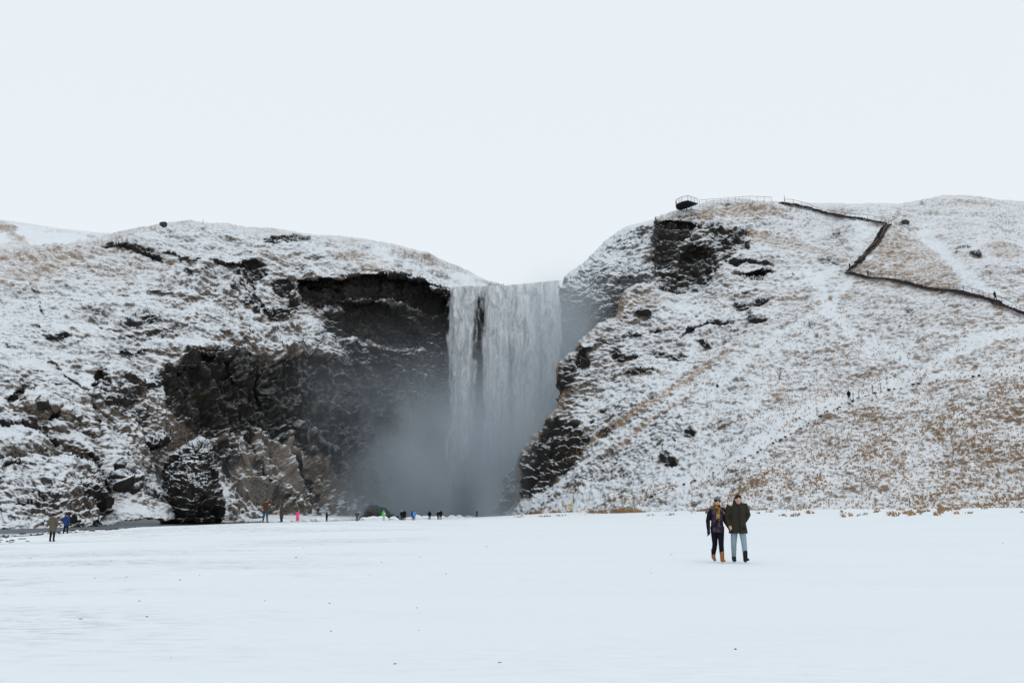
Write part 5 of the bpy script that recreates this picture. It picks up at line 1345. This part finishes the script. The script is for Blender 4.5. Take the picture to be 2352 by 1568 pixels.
person(gpos(646, 1200, 94), 1.66, -B_ / 2 - .35, 'person in a brown grey knee length coat with pink scarf and long dark hair', POCKET, (.060, .048, .044), .38, 1.0, hair=(.030, .010, .010), long_hair=True, scarf=(.42, .08, .20), legs=(.01, .01, .012), voxel=.02, bulk=1.05)
person(gpos(683, 1200.8, 127), 1.58, B_, 'person in a long hot pink coat with white boots', dict(PHOTO, LE=(-.30, -.05, 1.30), LW=(-.10, -.22, 1.46), RE=(.30, -.05, 1.30), RW=(.10, -.22, 1.46)), (.80, .06, .22), .38, 1.25, hair=(.015, .012, .012), legs=(.65, .62, .55), boots=(.65, .62, .55), hood='down', voxel=.02)
person(gpos(750, 1199.6, 159), 1.72, B_ + .9, 'person in dark navy raising both arms to photograph, shoulder bag behind', PHOTO, (.012, .018, .032), .80, hair=(.01, .01, .01), legs=(.008, .009, .012), bag=((.10, .16, 1.05), (.02, .2, .95), .10, (.012, .012, .014)), voxel=.022)
person(gpos(820, 1195.6, 164), 1.70, B_ + .3, 'person in a grey brown coat with a white scarf beside the wet boulder', POCKET, (.075, .066, .066), .55, hat=(.01, .01, .012), scarf=(.6, .58, .52), legs=(.05, .05, .055), voxel=.022)
person(gpos(881, 1195.6, 165), 1.70, B_, 'person in a bright green hooded jacket and cream trousers', STAND, (.09, .62, .07), .80, hood='up', legs=(.50, .46, .38), boots=(.3, .27, .22), bag=((-.22, .08, 1.25), (-.22, .1, 1.05), .10, (.6, .6, .62)), voxel=.022)
person(gpos(922.5, 1195.2, 165), 1.66, B_, 'person in a short black jacket with a white hat near the blue jacket', STAND, (.010, .012, .016), .72, hat=(.62, .65, .68), legs=(.02, .02, .022), voxel=.022, scarf=(.05, .16, .45))
person(gpos(928.5, 1195.2, 164), 1.74, B_, 'person in a bulky black coat with dark red hat right of the white hat', STAND, (.008, .008, .010), .50, 1.05, hat=(.10, .015, .02), bulk=1.25, voxel=.022, legs=(.012, .012, .012))
person(gpos(951.5, 1195.0, 162), 1.50, B_, 'person in a sky blue jacket at the waterside', STAND, (.06, .30, .66), .68, 1.15, hair=(.02, .015, .02), bulk=1.15, voxel=.022)
person(gpos(947.8, 1195.0, 164), 1.58, B_, 'person in purple half hidden behind the sky blue jacket', STAND, (.05, .03, .09), .7, hat=(.01, .01, .015), voxel=.022)
person(gpos(986.5, 1194.6, 166), 1.62, B_, 'person all in black with dark red hat standing alone by the water', STAND, (.006, .006, .008), .80, 1.0, hat=(.03, .008, .010), legs=(.03, .03, .032), bulk=1.1, voxel=.022)
person(gpos(1012, 1195.2, 166), 1.76, .2, 'person in black with a bright red hat', STAND, (.008, .008, .010), .78, hat=(.45, .02, .03), voxel=.022, bulk=1.05)
person(gpos(1006.3, 1194.8, 168), 1.62, B_, 'person with a pale grey hat just behind the bright red hat', STAND, (.012, .013, .015), .72, hat=(.5, .5, .47), voxel=.022)
person(gpos(1095, 1192.2, 212), 1.66, B_, 'person in black with white hat and raised elbows nearest the fall', PHOTO, (.010, .009, .011), .60, hat=(.7, .7, .74), voxel=.022)

def hillside(u, v, H, rz, label, **kw):
    p = R_at(u, v); person((float(p[0]), float(p[1]), float(p[2]) + .12), H, rz, label, voxel=.024, **kw)
hillside(1952, 924, 1.75, B_ - .6, 'lone person in black standing on the path halfway up the slope', pose=WALK, coat=(.008, .008, .010), hem=.85, hair=(.015, .012, .01))
def on_stair(q, fr, H, rz, label, **kw):
    p = q[int(fr * 399)]; person((float(p[0]), float(p[1]), float(p[2]) + .07), H, rz, label, voxel=.024, **kw)
def frac_at(q, u):
    us = CU + FPX * q[:, 0] / q[:, 1] * .95; return float(np.argmin(np.abs(us - u))) / 399
on_stair(STAIR_LOW, frac_at(STAIR_LOW, 2253), 1.74, B_ / 2, 'hiker in black on the lowest staircase flight near the right edge', pose=WALK, coat=(.008, .008, .012), hem=.82, hair=(.01, .01, .01), bag=((0, .17, 1.38), (0, .17, 1.05), .13, (.01, .01, .012)))
on_stair(STAIR_LOW, frac_at(STAIR_LOW, 1972), 1.56, B_ / 2, 'hiker in black at the turn, lower of the two by the steep flight', pose=WALK, coat=(.010, .012, .018), hem=.8, hat=(.01, .01, .012))
hillside(1951, 623, 1.62, -B_ / 2 - .4, 'hiker in black at the foot of the steep flight, upper of the two', pose=WALK, coat=(.008, .010, .016), hem=.8, hat=(.01, .01, .012), bag=((0, .17, 1.38), (0, .17, 1.05), .13, (.01, .01, .012)))
